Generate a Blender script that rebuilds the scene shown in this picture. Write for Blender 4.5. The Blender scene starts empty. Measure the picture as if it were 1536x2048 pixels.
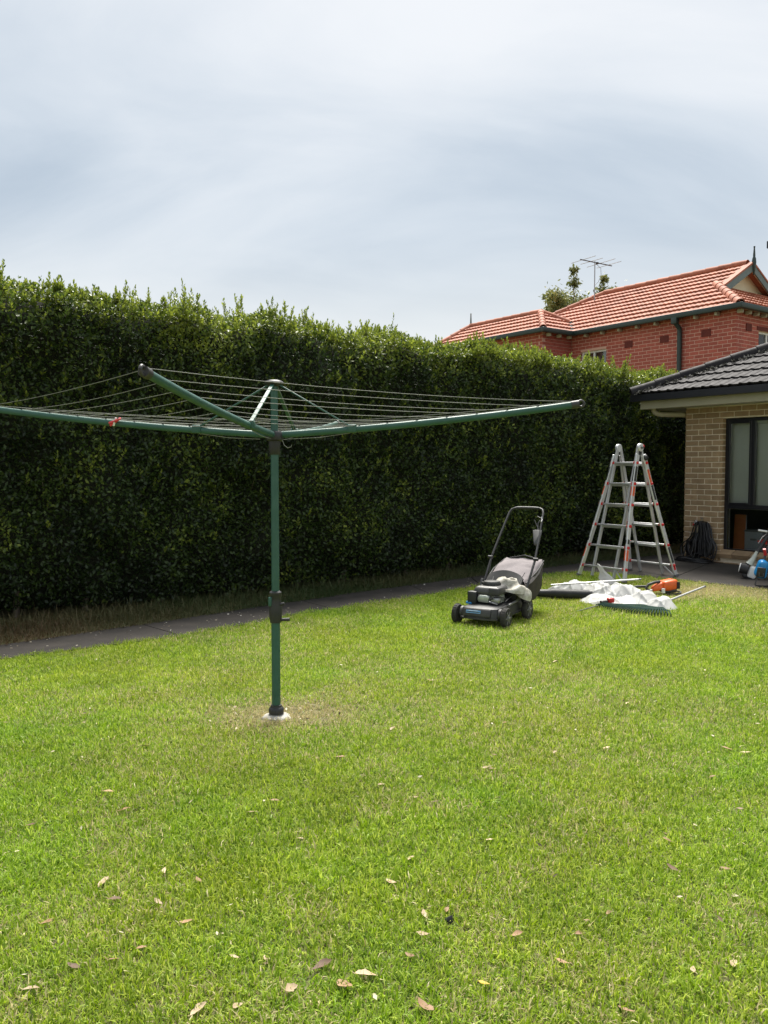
import bpy, bmesh, math, random
import numpy as np
from mathutils import Vector, Matrix, Euler

R = math.radians
scene = bpy.context.scene
col = scene.collection
random.seed(7)
rng = np.random.default_rng(11)

# ------------------------------------------------------------------ camera
FPX = 1650.0                      # focal length in pixels of a 1536 px wide frame
PITCH = math.atan(84.0 / FPX)
CAMZ = 1.55
cam_d = bpy.data.cameras.new('camera')
cam_d.sensor_fit = 'HORIZONTAL'
cam_d.sensor_width = 36.0
cam_d.lens = 36.0 * FPX / 1536.0
cam_d.clip_start = 0.05
cam_d.clip_end = 2000.0
cam = bpy.data.objects.new('camera', cam_d)
cam.location = (0, 0, CAMZ)
cam.rotation_euler = (math.pi / 2 - PITCH, 0, 0)
col.objects.link(cam)
scene.camera = cam

# ------------------------------------------------------------------ light
SUN_EL, SUN_AZ = 60.0, 4.0        # azimuth in degrees clockwise from +Y (beyond the hedge, a little right)
world = bpy.data.worlds.new('World')
scene.world = world
world.use_nodes = True
wn, wl = world.node_tree.nodes, world.node_tree.links
wn.clear()
def wnode(t, **kw):
    n = wn.new(t)
    for k, v in kw.items():
        setattr(n, k, v)
    return n
wo = wnode('ShaderNodeOutputWorld')
bg = wnode('ShaderNodeBackground')
bg.inputs['Strength'].default_value = 0.1
sky = wnode('ShaderNodeTexSky', sky_type='NISHITA')
sky.sun_disc = False
sky.sun_elevation = R(SUN_EL)
sky.sun_rotation = R(SUN_AZ)
sky.air_density = 1.2
sky.dust_density = 2.0
# thin layered cloud: noise on a cloud plane seen in perspective
tc = wnode('ShaderNodeTexCoord')
sep = wnode('ShaderNodeSeparateXYZ')
wl.new(tc.outputs['Generated'], sep.inputs[0])
zc = wnode('ShaderNodeMath', operation='MAXIMUM'); zc.inputs[1].default_value = 0.0
wl.new(sep.outputs['Z'], zc.inputs[0])
za = wnode('ShaderNodeMath', operation='ADD'); za.inputs[1].default_value = 0.60
wl.new(zc.outputs[0], za.inputs[0])
dx = wnode('ShaderNodeMath', operation='DIVIDE'); dy = wnode('ShaderNodeMath', operation='DIVIDE')
wl.new(sep.outputs['X'], dx.inputs[0]); wl.new(za.outputs[0], dx.inputs[1])
wl.new(sep.outputs['Y'], dy.inputs[0]); wl.new(za.outputs[0], dy.inputs[1])
cmb = wnode('ShaderNodeCombineXYZ')
wl.new(dx.outputs[0], cmb.inputs[0]); wl.new(dy.outputs[0], cmb.inputs[1])
mp = wnode('ShaderNodeMapping')
mp.inputs['Rotation'].default_value = (0, 0, R(-25))
mp.inputs['Location'].default_value = (3.37, 16.168, 3.41)
mp.inputs['Scale'].default_value = (0.8, 1.9, 1.0)
wl.new(cmb.outputs[0], mp.inputs['Vector'])
n1 = wnode('ShaderNodeTexNoise'); n1.inputs['Scale'].default_value = 1.1
n1.inputs['Detail'].default_value = 3.0; n1.inputs['Roughness'].default_value = 0.4
n1.inputs['Distortion'].default_value = 0.35
n2 = wnode('ShaderNodeTexNoise'); n2.inputs['Scale'].default_value = 2.6
n2.inputs['Detail'].default_value = 8.0; n2.inputs['Roughness'].default_value = 0.55
n2.inputs['Distortion'].default_value = 0.5
wl.new(mp.outputs[0], n1.inputs['Vector']); wl.new(mp.outputs[0], n2.inputs['Vector'])
mx = wnode('ShaderNodeMath', operation='MULTIPLY_ADD')
mx.inputs[1].default_value = 0.50
wl.new(n2.outputs['Fac'], mx.inputs[0]); wl.new(n1.outputs['Fac'], mx.inputs[2])
ramp = wnode('ShaderNodeValToRGB')
ramp.color_ramp.interpolation = 'B_SPLINE'
e = ramp.color_ramp.elements
e[0].position = 0.55; e[0].color = (0.365, 0.435, 0.515, 1)
e[1].position = 0.90; e[1].color = (0.735, 0.755, 0.775, 1)
k = e.new(0.72); k.color = (0.53, 0.59, 0.65, 1)
wl.new(mx.outputs[0], ramp.inputs[0])
# brighter, whiter air low down towards the horizon
hz = wnode('ShaderNodeMapRange'); hz.interpolation_type = 'SMOOTHSTEP'
hz.inputs['From Min'].default_value = 0.12; hz.inputs['From Max'].default_value = 0.29
hz.inputs['To Min'].default_value = 0.85; hz.inputs['To Max'].default_value = 0.0
wl.new(sep.outputs['Z'], hz.inputs['Value'])
mh = wnode('ShaderNodeMixRGB'); mh.inputs['Color2'].default_value = (0.74, 0.755, 0.75, 1)
wl.new(hz.outputs[0], mh.inputs['Fac']); wl.new(ramp.outputs[0], mh.inputs['Color1'])
cm = wnode('ShaderNodeMixRGB'); cm.inputs['Fac'].default_value = 0.92
gain = wnode('ShaderNodeVectorMath', operation='SCALE'); gain.inputs['Scale'].default_value = 6.35
wl.new(mh.outputs[0], gain.inputs[0])
wl.new(sky.outputs[0], cm.inputs['Color1']); wl.new(gain.outputs[0], cm.inputs['Color2'])
wl.new(cm.outputs[0], bg.inputs['Color'])
wl.new(bg.outputs[0], wo.inputs['Surface'])

sun_d = bpy.data.lights.new('sun', 'SUN')
sun_d.energy = 4.7
sun_d.angle = R(28)
sun_d.color = (1.0, 0.96, 0.88)
sun = bpy.data.objects.new('sun', sun_d)
sv = Vector((math.sin(R(SUN_AZ)) * math.cos(R(SUN_EL)), math.cos(R(SUN_AZ)) * math.cos(R(SUN_EL)), math.sin(R(SUN_EL))))
sun.rotation_euler = sv.to_track_quat('Z', 'Y').to_euler()
col.objects.link(sun)

vs = scene.view_settings
vs.view_transform = 'Standard'
vs.look = 'None'
vs.gamma = 1.0
vs.use_curve_mapping = False
vs.exposure = 0.92
scene.cycles.use_denoising = True
scene.cycles.max_bounces = 7
scene.cycles.diffuse_bounces = 3
scene.cycles.glossy_bounces = 3
scene.cycles.transparent_max_bounces = 8

# ------------------------------------------------------------------ layout helpers
AX = Vector((-0.592, 0.806, 0))    # yard axis: along the brick walls, away from the camera
BX = Vector((0.806, 0.592, 0))     # yard axis: along the hedge, away to the right
YARD_ROT = math.atan2(-0.806, 0.592)   # local x = -AX, local y = BX

def gz(y):
    """height of the ground: level lawn, a slight rise towards the house"""
    t = np.clip((np.asarray(y, float) - 9.0) / 4.5, 0, 1)
    return 0.10 * t * t * (3 - 2 * t)

def gp(px, py, z=None):
    """the ground point at a place read off the photograph"""
    x = (px - 768) / FPX; u = (1024 - py) / FPX
    c, s = math.cos(PITCH), math.sin(PITCH)
    d = Vector((x, c + u * s, -s + u * c))
    h = 0.0 if z is None else z
    p = None
    for _ in range(6):
        t = (h - CAMZ) / d.z
        p = Vector((d.x * t, d.y * t, h))
        if z is None:
            h = float(gz(p.y))
    return p

# ------------------------------------------------------------------ materials
def mat(name, c1, c2=None, rough=0.6, metal=0.0, scale=8.0, detail=4.0, bump=0.0, bscale=None, spec=0.5,
        c3=None, coat=0.0, rvar=0.0, space='Object', rnd=0.0):
    m = bpy.data.materials.new(name)
    m.use_nodes = True
    nt = m.node_tree
    b = nt.nodes['Principled BSDF']
    b.inputs['Roughness'].default_value = rough
    b.inputs['Metallic'].default_value = metal
    b.inputs['Specular IOR Level'].default_value = spec
    b.inputs['Coat Weight'].default_value = coat
    if c2 is None:
        c2 = tuple(x * 0.8 for x in c1)
    t = nt.nodes.new('ShaderNodeTexCoord')
    n = nt.nodes.new('ShaderNodeTexNoise')
    n.inputs['Scale'].default_value = scale
    n.inputs['Detail'].default_value = detail
    n.inputs['Roughness'].default_value = 0.6
    if space == 'World':
        g = nt.nodes.new('ShaderNodeNewGeometry'); src = g.outputs['Position']
    else:
        src = t.outputs[space]
    nt.links.new(src, n.inputs['Vector'])
    r = nt.nodes.new('ShaderNodeValToRGB')
    r.color_ramp.elements[0].position = 0.3; r.color_ramp.elements[0].color = (*c1, 1)
    r.color_ramp.elements[1].position = 0.7; r.color_ramp.elements[1].color = (*c2, 1)
    if c3:
        k = r.color_ramp.elements.new(0.5); k.color = (*c3, 1)
    nt.links.new(n.outputs['Fac'], r.inputs[0])
    out = r.outputs[0]
    if rnd:
        oi = nt.nodes.new('ShaderNodeObjectInfo')
        mr = nt.nodes.new('ShaderNodeMapRange')
        mr.inputs['To Min'].default_value = 1 - rnd; mr.inputs['To Max'].default_value = 1 + rnd
        nt.links.new(oi.outputs['Random'], mr.inputs['Value'])
        hs = nt.nodes.new('ShaderNodeHueSaturation')
        nt.links.new(mr.outputs[0], hs.inputs['Value'])
        nt.links.new(out, hs.inputs['Color'])
        out = hs.outputs[0]
    nt.links.new(out, b.inputs['Base Color'])
    if rvar:
        mr = nt.nodes.new('ShaderNodeMapRange')
        mr.inputs['To Min'].default_value = max(0.02, rough - rvar); mr.inputs['To Max'].default_value = min(1, rough + rvar)
        n3 = nt.nodes.new('ShaderNodeTexNoise'); n3.inputs['Scale'].default_value = scale * 2.3; n3.inputs['Detail'].default_value = 6
        nt.links.new(src, n3.inputs['Vector'])
        nt.links.new(n3.outputs['Fac'], mr.inputs['Value'])
        nt.links.new(mr.outputs[0], b.inputs['Roughness'])
    if bump:
        nb = nt.nodes.new('ShaderNodeTexNoise')
        nb.inputs['Scale'].default_value = bscale or scale * 4
        nb.inputs['Detail'].default_value = 6
        nt.links.new(src, nb.inputs['Vector'])
        bp = nt.nodes.new('ShaderNodeBump')
        bp.inputs['Strength'].default_value = bump
        bp.inputs['Distance'].default_value = 0.01
        nt.links.new(nb.outputs['Fac'], bp.inputs['Height'])
        nt.links.new(bp.outputs[0], b.inputs['Normal'])
    return m

M = {}
M['green'] = mat('green_powder_coat', (0.017, 0.078, 0.056), (0.034, 0.108, 0.082), rough=0.45, scale=9, detail=8, rvar=0.16, bump=0.06, bscale=90)
M['black'] = mat('black_plastic', (0.016, 0.016, 0.018), (0.030, 0.030, 0.032), rough=0.5, scale=10, rvar=0.12, bump=0.08, bscale=150)
M['dark_grey'] = mat('dark_grey_plastic', (0.026, 0.0255, 0.026), (0.052, 0.050, 0.047), rough=0.5, scale=9, rvar=0.15, bump=0.05, bscale=120)
M['mid_grey'] = mat('grey_plastic', (0.11, 0.11, 0.115), (0.17, 0.165, 0.16), rough=0.5, scale=9, rvar=0.15)
M['line'] = mat('clothesline_cord', (0.16, 0.17, 0.145), (0.26, 0.265, 0.23), rough=0.6, scale=30)
M['concrete_white'] = mat('pale_concrete', (0.26, 0.24, 0.20), (0.55, 0.53, 0.48), rough=0.9, scale=14, bump=0.5)
M['red'] = mat('red_plastic', (0.62, 0.03, 0.03), (0.50, 0.02, 0.02), rough=0.4, scale=20)
M['white'] = mat('white_plastic', (0.72, 0.72, 0.70), (0.82, 0.82, 0.80), rough=0.45, scale=12)
M['pink_red'] = mat('red_peg_plastic', (0.75, 0.06, 0.08), (0.62, 0.04, 0.05), rough=0.4, scale=20)
M['alu'] = mat('aluminium', (0.62, 0.63, 0.64), (0.74, 0.74, 0.74), rough=0.42, metal=0.55, scale=7, rvar=0.12)
M['alu_dull'] = mat('dull_aluminium', (0.42, 0.42, 0.43), (0.54, 0.54, 0.54), rough=0.48, metal=0.5, scale=7, rvar=0.12)
M['steel'] = mat('grey_steel', (0.30, 0.30, 0.31), (0.42, 0.42, 0.42), rough=0.4, metal=0.8, scale=14, rvar=0.15)
M['silver_green'] = mat('silver_cast_metal', (0.40, 0.43, 0.38), (0.55, 0.57, 0.52), rough=0.45, metal=0.4, scale=18, rvar=0.15)
M['blue'] = mat('blue_plastic', (0.015, 0.20, 0.52), (0.02, 0.26, 0.60), rough=0.32, scale=10, rvar=0.08)
M['sticker_blue'] = mat('blue_sticker', (0.16, 0.36, 0.62), (0.20, 0.42, 0.68), rough=0.4, scale=20)
M['orange'] = mat('orange_plastic', (0.78, 0.13, 0.02), (0.62, 0.10, 0.015), rough=0.4, scale=14, rvar=0.1)
M['orange_sticker'] = mat('orange_sticker', (0.72, 0.14, 0.05), (0.60, 0.10, 0.04), rough=0.45, scale=20)
M['bag'] = mat('mauve_grey_fabric', (0.20, 0.175, 0.18), (0.26, 0.23, 0.235), rough=0.85, scale=6, bump=0.3, bscale=200)
M['bag_dark'] = mat('dark_mesh_fabric', (0.040, 0.034, 0.028), (0.065, 0.055, 0.045), rough=0.9, scale=14, bump=0.4, bscale=220)
M['sheet'] = mat('white_woven_sheet', (0.38, 0.38, 0.365), (0.45, 0.45, 0.435), rough=0.6, scale=7, bump=0.15, bscale=90)
M['rag'] = mat('soiled_white_cloth', (0.26, 0.235, 0.18), (0.58, 0.56, 0.51), rough=0.9, scale=16, bump=0.3)
M['rubber'] = mat('tyre_rubber', (0.018, 0.017, 0.016), (0.040, 0.037, 0.033), rough=0.8, scale=20, bump=0.2, bscale=90)
M['hose'] = mat('black_hose', (0.009, 0.009, 0.010), (0.020, 0.019, 0.021), rough=0.34, spec=0.5, scale=14)
M['brass'] = mat('dull_brass', (0.42, 0.38, 0.30), (0.32, 0.28, 0.20), rough=0.5, metal=0.6, scale=20)
M['rake'] = mat('dark_green_plastic', (0.008, 0.032, 0.023), (0.015, 0.048, 0.035), rough=0.7, scale=14, spec=0.12)
M['lead'] = mat('weathered_lead', (0.15, 0.145, 0.14), (0.20, 0.195, 0.19), rough=0.95, scale=8, spec=0.03)
M['tan_brick'] = mat('tan_brick', (0.40, 0.275, 0.160), (0.30, 0.20, 0.112), rough=0.88, scale=11, bump=0.5, bscale=70, rnd=0.16, space='World')
M['tan_mortar'] = mat('cream_mortar', (0.84, 0.73, 0.57), (0.76, 0.65, 0.50), rough=0.95, scale=20, bump=0.4)
M['red_brick'] = mat('red_brick', (0.46, 0.115, 0.080), (0.38, 0.092, 0.064), rough=0.85, scale=9, bump=0.4, bscale=60, rnd=0.14, space='World')
M['dark_brick'] = mat('dark_vent_brick', (0.17, 0.035, 0.025), (0.12, 0.025, 0.02), rough=0.9, scale=18)
M['red_mortar'] = mat('pink_mortar', (0.70, 0.42, 0.33), (0.62, 0.36, 0.28), rough=0.95, scale=16)
M['red_tile'] = mat('terracotta_tile', (0.43, 0.152, 0.083), (0.30, 0.098, 0.054), rough=0.75, scale=5, bump=0.2, bscale=40, rnd=0.16, space='World')
M['dark_tile'] = mat('charcoal_tile', (0.019, 0.0175, 0.020), (0.034, 0.031, 0.033), rough=0.7, spec=0.2, scale=7, bump=0.25, bscale=60, rnd=0.2, space='World', rvar=0.15)
M['dark_green'] = mat('dark_green_trim', (0.022, 0.040, 0.036), (0.030, 0.052, 0.046), rough=0.45, scale=8)
M['green_grey'] = mat('grey_green_trim', (0.10, 0.14, 0.13), (0.13, 0.17, 0.16), rough=0.5, scale=8)
M['cream'] = mat('cream_render', (0.76, 0.66, 0.47), (0.80, 0.71, 0.52), rough=0.8, scale=6)
M['fascia'] = mat('olive_cream_trim', (0.34, 0.31, 0.215), (0.38, 0.35, 0.245), rough=0.55, scale=5)
M['gutter'] = mat('black_gutter', (0.012, 0.012, 0.016), (0.018, 0.018, 0.024), rough=0.4, scale=5)
M['soffit'] = mat('pale_soffit', (0.48, 0.46, 0.38), (0.52, 0.50, 0.42), rough=0.8, scale=5)
M['frame_black'] = mat('black_window_frame', (0.010, 0.010, 0.013), (0.015, 0.015, 0.019), rough=0.35, scale=6)
M['blind'] = mat('pale_blind', (0.66, 0.66, 0.60), (0.72, 0.72, 0.65), rough=0.9, scale=2)
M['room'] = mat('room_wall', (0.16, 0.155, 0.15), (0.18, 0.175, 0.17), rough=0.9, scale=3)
M['timber'] = mat('orange_timber', (0.42, 0.13, 0.035), (0.32, 0.09, 0.022), rough=0.5, scale=6)
M['box_grey'] = mat('grey_box', (0.30, 0.31, 0.33), (0.34, 0.35, 0.37), rough=0.6, scale=6)
M['paving'] = mat('dark_stained_concrete', (0.023, 0.0190, 0.0165), (0.058, 0.048, 0.040), rough=0.85, scale=2.6, detail=8, bump=0.35, bscale=60, c3=(0.037, 0.031, 0.026), space='World')
M['soil'] = mat('thatch_soil', (0.075, 0.075, 0.026), (0.150, 0.145, 0.055), rough=0.95, scale=9, detail=8, bump=0.6, bscale=80, space='World')
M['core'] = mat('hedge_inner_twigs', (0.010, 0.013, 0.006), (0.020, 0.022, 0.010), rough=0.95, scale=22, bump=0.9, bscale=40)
M['bark'] = mat('grey_brown_bark', (0.10, 0.08, 0.06), (0.18, 0.15, 0.12), rough=0.95, scale=14, bump=0.8)
M['dry_leaf'] = mat('dry_leaf', (0.34, 0.21, 0.115), (0.24, 0.135, 0.07), rough=0.7, scale=22, rnd=0.25, space='World')
M['pale_leaf'] = mat('pale_dry_leaf', (0.50, 0.38, 0.245), (0.34, 0.24, 0.14), rough=0.7, scale=22, rnd=0.2, space='World')
M['dark_leaf'] = mat('dark_dry_leaf', (0.15, 0.085, 0.045), (0.09, 0.05, 0.03), rough=0.7, scale=22, rnd=0.2, space='World')
M['yellow_leaf'] = mat('yellow_leaf', (0.55, 0.33, 0.03), (0.45, 0.24, 0.02), rough=0.6, scale=22)
M['black_lump'] = mat('black_lump', (0.012, 0.012, 0.012), (0.02, 0.02, 0.02), rough=0.8, scale=20)
M['label_dark'] = mat('label_print', (0.03, 0.03, 0.032), (0.05, 0.05, 0.05), rough=0.5, scale=30)

def glass_mat():
    m = bpy.data.materials.new('window_glass'); m.use_nodes = True
    nt = m.node_tree; nt.nodes.clear()
    o = nt.nodes.new('ShaderNodeOutputMaterial')
    tr = nt.nodes.new('ShaderNodeBsdfTransparent'); tr.inputs[0].default_value = (0.86, 0.88, 0.87, 1)
    gl = nt.nodes.new('ShaderNodeBsdfGlossy'); gl.inputs['Roughness'].default_value = 0.03
    gl.inputs['Color'].default_value = (0.9, 0.9, 0.9, 1)
    fr = nt.nodes.new('ShaderNodeFresnel'); fr.inputs[0].default_value = 1.45
    mx = nt.nodes.new('ShaderNodeMixShader')
    nt.links.new(fr.outputs[0], mx.inputs[0]); nt.links.new(tr.outputs[0], mx.inputs[1]); nt.links.new(gl.outputs[0], mx.inputs[2])
    nt.links.new(mx.outputs[0], o.inputs[0])
    return m
M['glass'] = glass_mat()

def leaf_mat(name, dark, mid, light, rough=0.4, trans=0.25, straw=None, grass=False):
    """foliage: a per-leaf 'tint' attribute picks the colour between old and new growth"""
    m = bpy.data.materials.new(name); m.use_nodes = True
    nt = m.node_tree
    b = nt.nodes['Principled BSDF']
    b.inputs['Roughness'].default_value = rough
    b.inputs['Specular IOR Level'].default_value = 0.4
    a = nt.nodes.new('ShaderNodeAttribute'); a.attribute_name = 'tint'
    r = nt.nodes.new('ShaderNodeValToRGB')
    r.color_ramp.elements[0].color = (*dark, 1); r.color_ramp.elements[1].color = (*light, 1)
    k = r.color_ramp.elements.new(0.5); k.color = (*mid, 1)
    nt.links.new(a.outputs['Fac'], r.inputs[0])
    outc = r.outputs[0]
    if grass:
        g = nt.nodes.new('ShaderNodeNewGeometry')
        # broad patches of fresher and yellower turf
        n = nt.nodes.new('ShaderNodeTexNoise'); n.inputs['Scale'].default_value = 0.75; n.inputs['Detail'].default_value = 5
        n.inputs['Roughness'].default_value = 0.62
        nt.links.new(g.outputs['Position'], n.inputs['Vector'])
        mr = nt.nodes.new('ShaderNodeMapRange')
        mr.inputs['From Min'].default_value = 0.3; mr.inputs['From Max'].default_value = 0.7
        mr.inputs['To Min'].default_value = 0.478; mr.inputs['To Max'].default_value = 0.512
        nt.links.new(n.outputs['Fac'], mr.inputs['Value'])
        hs = nt.nodes.new('ShaderNodeHueSaturation')
        nt.links.new(mr.outputs[0], hs.inputs['Hue'])
        n2 = nt.nodes.new('ShaderNodeTexNoise'); n2.inputs['Scale'].default_value = 2.2; n2.inputs['Detail'].default_value = 6
        nt.links.new(g.outputs['Position'], n2.inputs['Vector'])
        mv = nt.nodes.new('ShaderNodeMapRange')
        mv.inputs['From Min'].default_value = 0.3; mv.inputs['From Max'].default_value = 0.7
        mv.inputs['To Min'].default_value = 0.86; mv.inputs['To Max'].default_value = 1.14
        nt.links.new(n2.outputs['Fac'], mv.inputs['Value'])
        nt.links.new(mv.outputs[0], hs.inputs['Value'])
        nt.links.new(outc, hs.inputs['Color'])
        # dead, straw coloured turf where the attribute of the clump says so
        st = nt.nodes.new('ShaderNodeAttribute'); st.attribute_name = 'straw'; st.attribute_type = 'INSTANCER'
        oi = nt.nodes.new('ShaderNodeAttribute'); oi.attribute_name = 'blade'
        cmpn = nt.nodes.new('ShaderNodeMath'); cmpn.operation = 'GREATER_THAN'
        nt.links.new(st.outputs['Fac'], cmpn.inputs[0]); nt.links.new(oi.outputs['Fac'], cmpn.inputs[1])
        sc_ = nt.nodes.new('ShaderNodeValToRGB')
        sc_.color_ramp.elements[0].color = (0.32, 0.27, 0.11, 1); sc_.color_ramp.elements[1].color = (0.66, 0.58, 0.33, 1)
        nt.links.new(a.outputs['Fac'], sc_.inputs[0])
        mxs = nt.nodes.new('ShaderNodeMixRGB')
        nt.links.new(cmpn.outputs[0], mxs.inputs['Fac']); nt.links.new(hs.outputs[0], mxs.inputs['Color1']); nt.links.new(sc_.outputs[0], mxs.inputs['Color2'])
        outc = mxs.outputs[0]
    nt.links.new(outc, b.inputs['Base Color'])
    o = nt.nodes['Material Output']
    tl = nt.nodes.new('ShaderNodeBsdfTranslucent')
    br = nt.nodes.new('ShaderNodeHueSaturation'); br.inputs['Value'].default_value = 1.25; br.inputs['Saturation'].default_value = 1.05
    nt.links.new(outc, br.inputs['Color']); nt.links.new(br.outputs[0], tl.inputs[0])
    mx = nt.nodes.new('ShaderNodeMixShader'); mx.inputs[0].default_value = trans
    nt.links.new(b.outputs[0], mx.inputs[1]); nt.links.new(tl.outputs[0], mx.inputs[2])
    nt.links.new(mx.outputs[0], o.inputs[0])
    return m
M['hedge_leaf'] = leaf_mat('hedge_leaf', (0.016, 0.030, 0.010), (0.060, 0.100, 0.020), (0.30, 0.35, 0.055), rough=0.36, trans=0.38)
M['grass'] = leaf_mat('grass_blade', (0.070, 0.145, 0.011), (0.245, 0.380, 0.024), (0.510, 0.600, 0.115), rough=0.5, trans=0.38, grass=True)
M['weed'] = leaf_mat('weed_blade', (0.150, 0.095, 0.050), (0.125, 0.115, 0.048), (0.045, 0.080, 0.022), rough=0.6, trans=0.2)
M['tree_leaf'] = leaf_mat('tree_leaf', (0.07, 0.10, 0.03), (0.17, 0.19, 0.06), (0.30, 0.28, 0.10), rough=0.5, trans=0.3)

# ------------------------------------------------------------------ mesh helpers
def setp(o, label=None, cat=None, group=None, kind=None):
    if label: o['label'] = label
    if cat: o['category'] = cat
    if group: o['group'] = group
    if kind: o['kind'] = kind
    return o

def thing(name, label, cat, loc=(0, 0, 0), rotz=0.0, group=None):
    o = bpy.data.objects.new(name, None)
    o.empty_display_size = 0.1
    col.objects.link(o)
    o.location = loc
    o.rotation_euler = (0, 0, rotz)
    return setp(o, label, cat, group)

def link(name, me, parent=None, m=None):
    o = bpy.data.objects.new(name, me)
    if m is not None and not me.materials:
        me.materials.append(m)
    col.objects.link(o)
    if parent is not None:
        o.parent = parent
    return o

class MB:
    """collects shapes in one bmesh and links them as one mesh object"""
    def __init__(self):
        self.bm = bmesh.new()
    def _xf(self, vs_, mtx):
        if mtx is not None:
            bmesh.ops.transform(self.bm, matrix=mtx, verts=vs_)
    def box(self, c, s, rot=None, bev=0.0, seg=2, taper=None):
        r = bmesh.ops.create_cube(self.bm, size=1.0)
        vs_ = r['verts']
        for v in vs_:
            v.co = Vector((v.co.x * s[0], v.co.y * s[1], v.co.z * s[2]))
            if taper and v.co.z > 0:
                v.co.x *= taper[0]; v.co.y *= taper[1]
        if bev:
            es = list({e for v in vs_ for e in v.link_edges})
            rr = bmesh.ops.bevel(self.bm, geom=es, offset=bev, segments=seg, profile=0.5, affect='EDGES', clamp_overlap=True)
            vs_ = list({v for f in rr['faces'] for v in f.verts} | {v for v in vs_ if v.is_valid})
        mt = Matrix.Translation(Vector(c))
        if rot is not None:
            mt = mt @ (rot.to_matrix().to_4x4() if isinstance(rot, Euler) else rot.to_4x4())
        self._xf(vs_, mt)
        return self
    def cyl(self, p0, p1, r0, r1=None, n=16, cap=True):
        p0, p1 = Vector(p0), Vector(p1)
        r1 = r0 if r1 is None else r1
        d = p1 - p0
        q = d.to_track_quat('Z', 'Y')
        rr = bmesh.ops.create_cone(self.bm, cap_ends=cap, segments=n, radius1=r0, radius2=r1, depth=d.length)
        self._xf(rr['verts'], Matrix.Translation((p0 + p1) / 2) @ q.to_matrix().to_4x4())
        return self
    def tube(self, pts, r, n=8, cap=True, flat=1.0):
        pts = [Vector(p) for p in pts]
        rs = r if hasattr(r, '__len__') else [r] * len(pts)
        rings = []
        up = Vector((0, 0, 1))
        prev = None
        for i, p in enumerate(pts):
            t = (pts[min(i + 1, len(pts) - 1)] - pts[max(i - 1, 0)]).normalized()
            if prev is None:
                a = up if abs(t.z) < 0.95 else Vector((1, 0, 0))
                x = a.cross(t).normalized()
            else:
                x = (prev - t * prev.dot(t)).normalized()
            prev = x
            y = t.cross(x)
            rings.append([self.bm.verts.new(p + (x * math.cos(2 * math.pi * k / n) * flat + y * math.sin(2 * math.pi * k / n)) * rs[i]) for k in range(n)])
        for a, b in zip(rings, rings[1:]):
            for k in range(n):
                self.bm.faces.new((a[k], a[(k + 1) % n], b[(k + 1) % n], b[k]))
        if cap:
            self.bm.faces.new(list(reversed(rings[0]))); self.bm.faces.new(rings[-1])
        return self
    def lathe(self, prof, c=(0, 0, 0), axis=(0, 0, 1), n=24):
        q = Vector(axis).to_track_quat('Z', 'Y').to_matrix()
        c = Vector(c)
        rings = []
        for (r, z) in prof:
            rings.append([self.bm.verts.new(c + q @ Vector((max(r, 1e-4) * math.cos(2 * math.pi * k / n), max(r, 1e-4) * math.sin(2 * math.pi * k / n), z))) for k in range(n)])
        for a, b in zip(rings, rings[1:]):
            for k in range(n):
                self.bm.faces.new((a[k], a[(k + 1) % n], b[(k + 1) % n], b[k]))
        self.bm.faces.new(list(reversed(rings[0]))); self.bm.faces.new(rings[-1])
        return self
    def prism(self, poly, z0, z1, mtx=None):
        a = [self.bm.verts.new((x, y, z0)) for x, y in poly]
        b = [self.bm.verts.new((x, y, z1)) for x, y in poly]
        n = len(poly)
        self.bm.faces.new(list(reversed(a))); self.bm.faces.new(b)
        for i in range(n):
            self.bm.faces.new((a[i], a[(i + 1) % n], b[(i + 1) % n], b[i]))
        self._xf(a + b, mtx)
        return self
    def poly(self, pts):
        self.bm.faces.new([self.bm.verts.new(p) for p in pts])
        return self
    def hull(self, pts):
        vs_ = [self.bm.verts.new(p) for p in pts]
        r = bmesh.ops.convex_hull(self.bm, input=vs_)
        bmesh.ops.delete(self.bm, geom=[g for g in r['geom_interior'] if isinstance(g, bmesh.types.BMVert)], context='VERTS')
        return self
    def build(self, name, m, parent=None, smooth=40, loc=None, bevel=0.0):
        if bevel:
            bmesh.ops.bevel(self.bm, geom=list(self.bm.edges), offset=bevel, segments=2, profile=0.5, affect='EDGES', clamp_overlap=True)
        bmesh.ops.recalc_face_normals(self.bm, faces=list(self.bm.faces))
        me = bpy.data.meshes.new(name)
        self.bm.to_mesh(me); self.bm.free()
        if smooth:
            me.polygons.foreach_set('use_smooth', [True] * len(me.polygons))
            me.set_sharp_from_angle(angle=R(smooth))
        o = link(name, me, parent, m)
        if loc is not None:
            o.location = loc
        return o

def np_mesh(name, verts, faces, m, tint=None, extra=None):
    """fast mesh from arrays of equal-sided faces"""
    me = bpy.data.meshes.new(name)
    nv, (nf, k) = len(verts), faces.shape
    me.vertices.add(nv); me.vertices.foreach_set('co', np.ascontiguousarray(verts, np.float32).ravel())
    me.loops.add(nf * k); me.loops.foreach_set('vertex_index', np.ascontiguousarray(faces, np.int32).ravel())
    me.polygons.add(nf)
    me.polygons.foreach_set('loop_start', np.arange(0, nf * k, k, dtype=np.int32))
    me.update(calc_edges=True)
    if tint is not None:
        a = me.attributes.new('tint', 'FLOAT', 'POINT'); a.data.foreach_set('value', np.ascontiguousarray(tint, np.float32))
    for nm, arr in (extra or {}).items():
        a = me.attributes.new(nm, 'FLOAT', 'POINT'); a.data.foreach_set('value', np.ascontiguousarray(arr, np.float32))
    me.materials.append(m)
    return me

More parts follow.
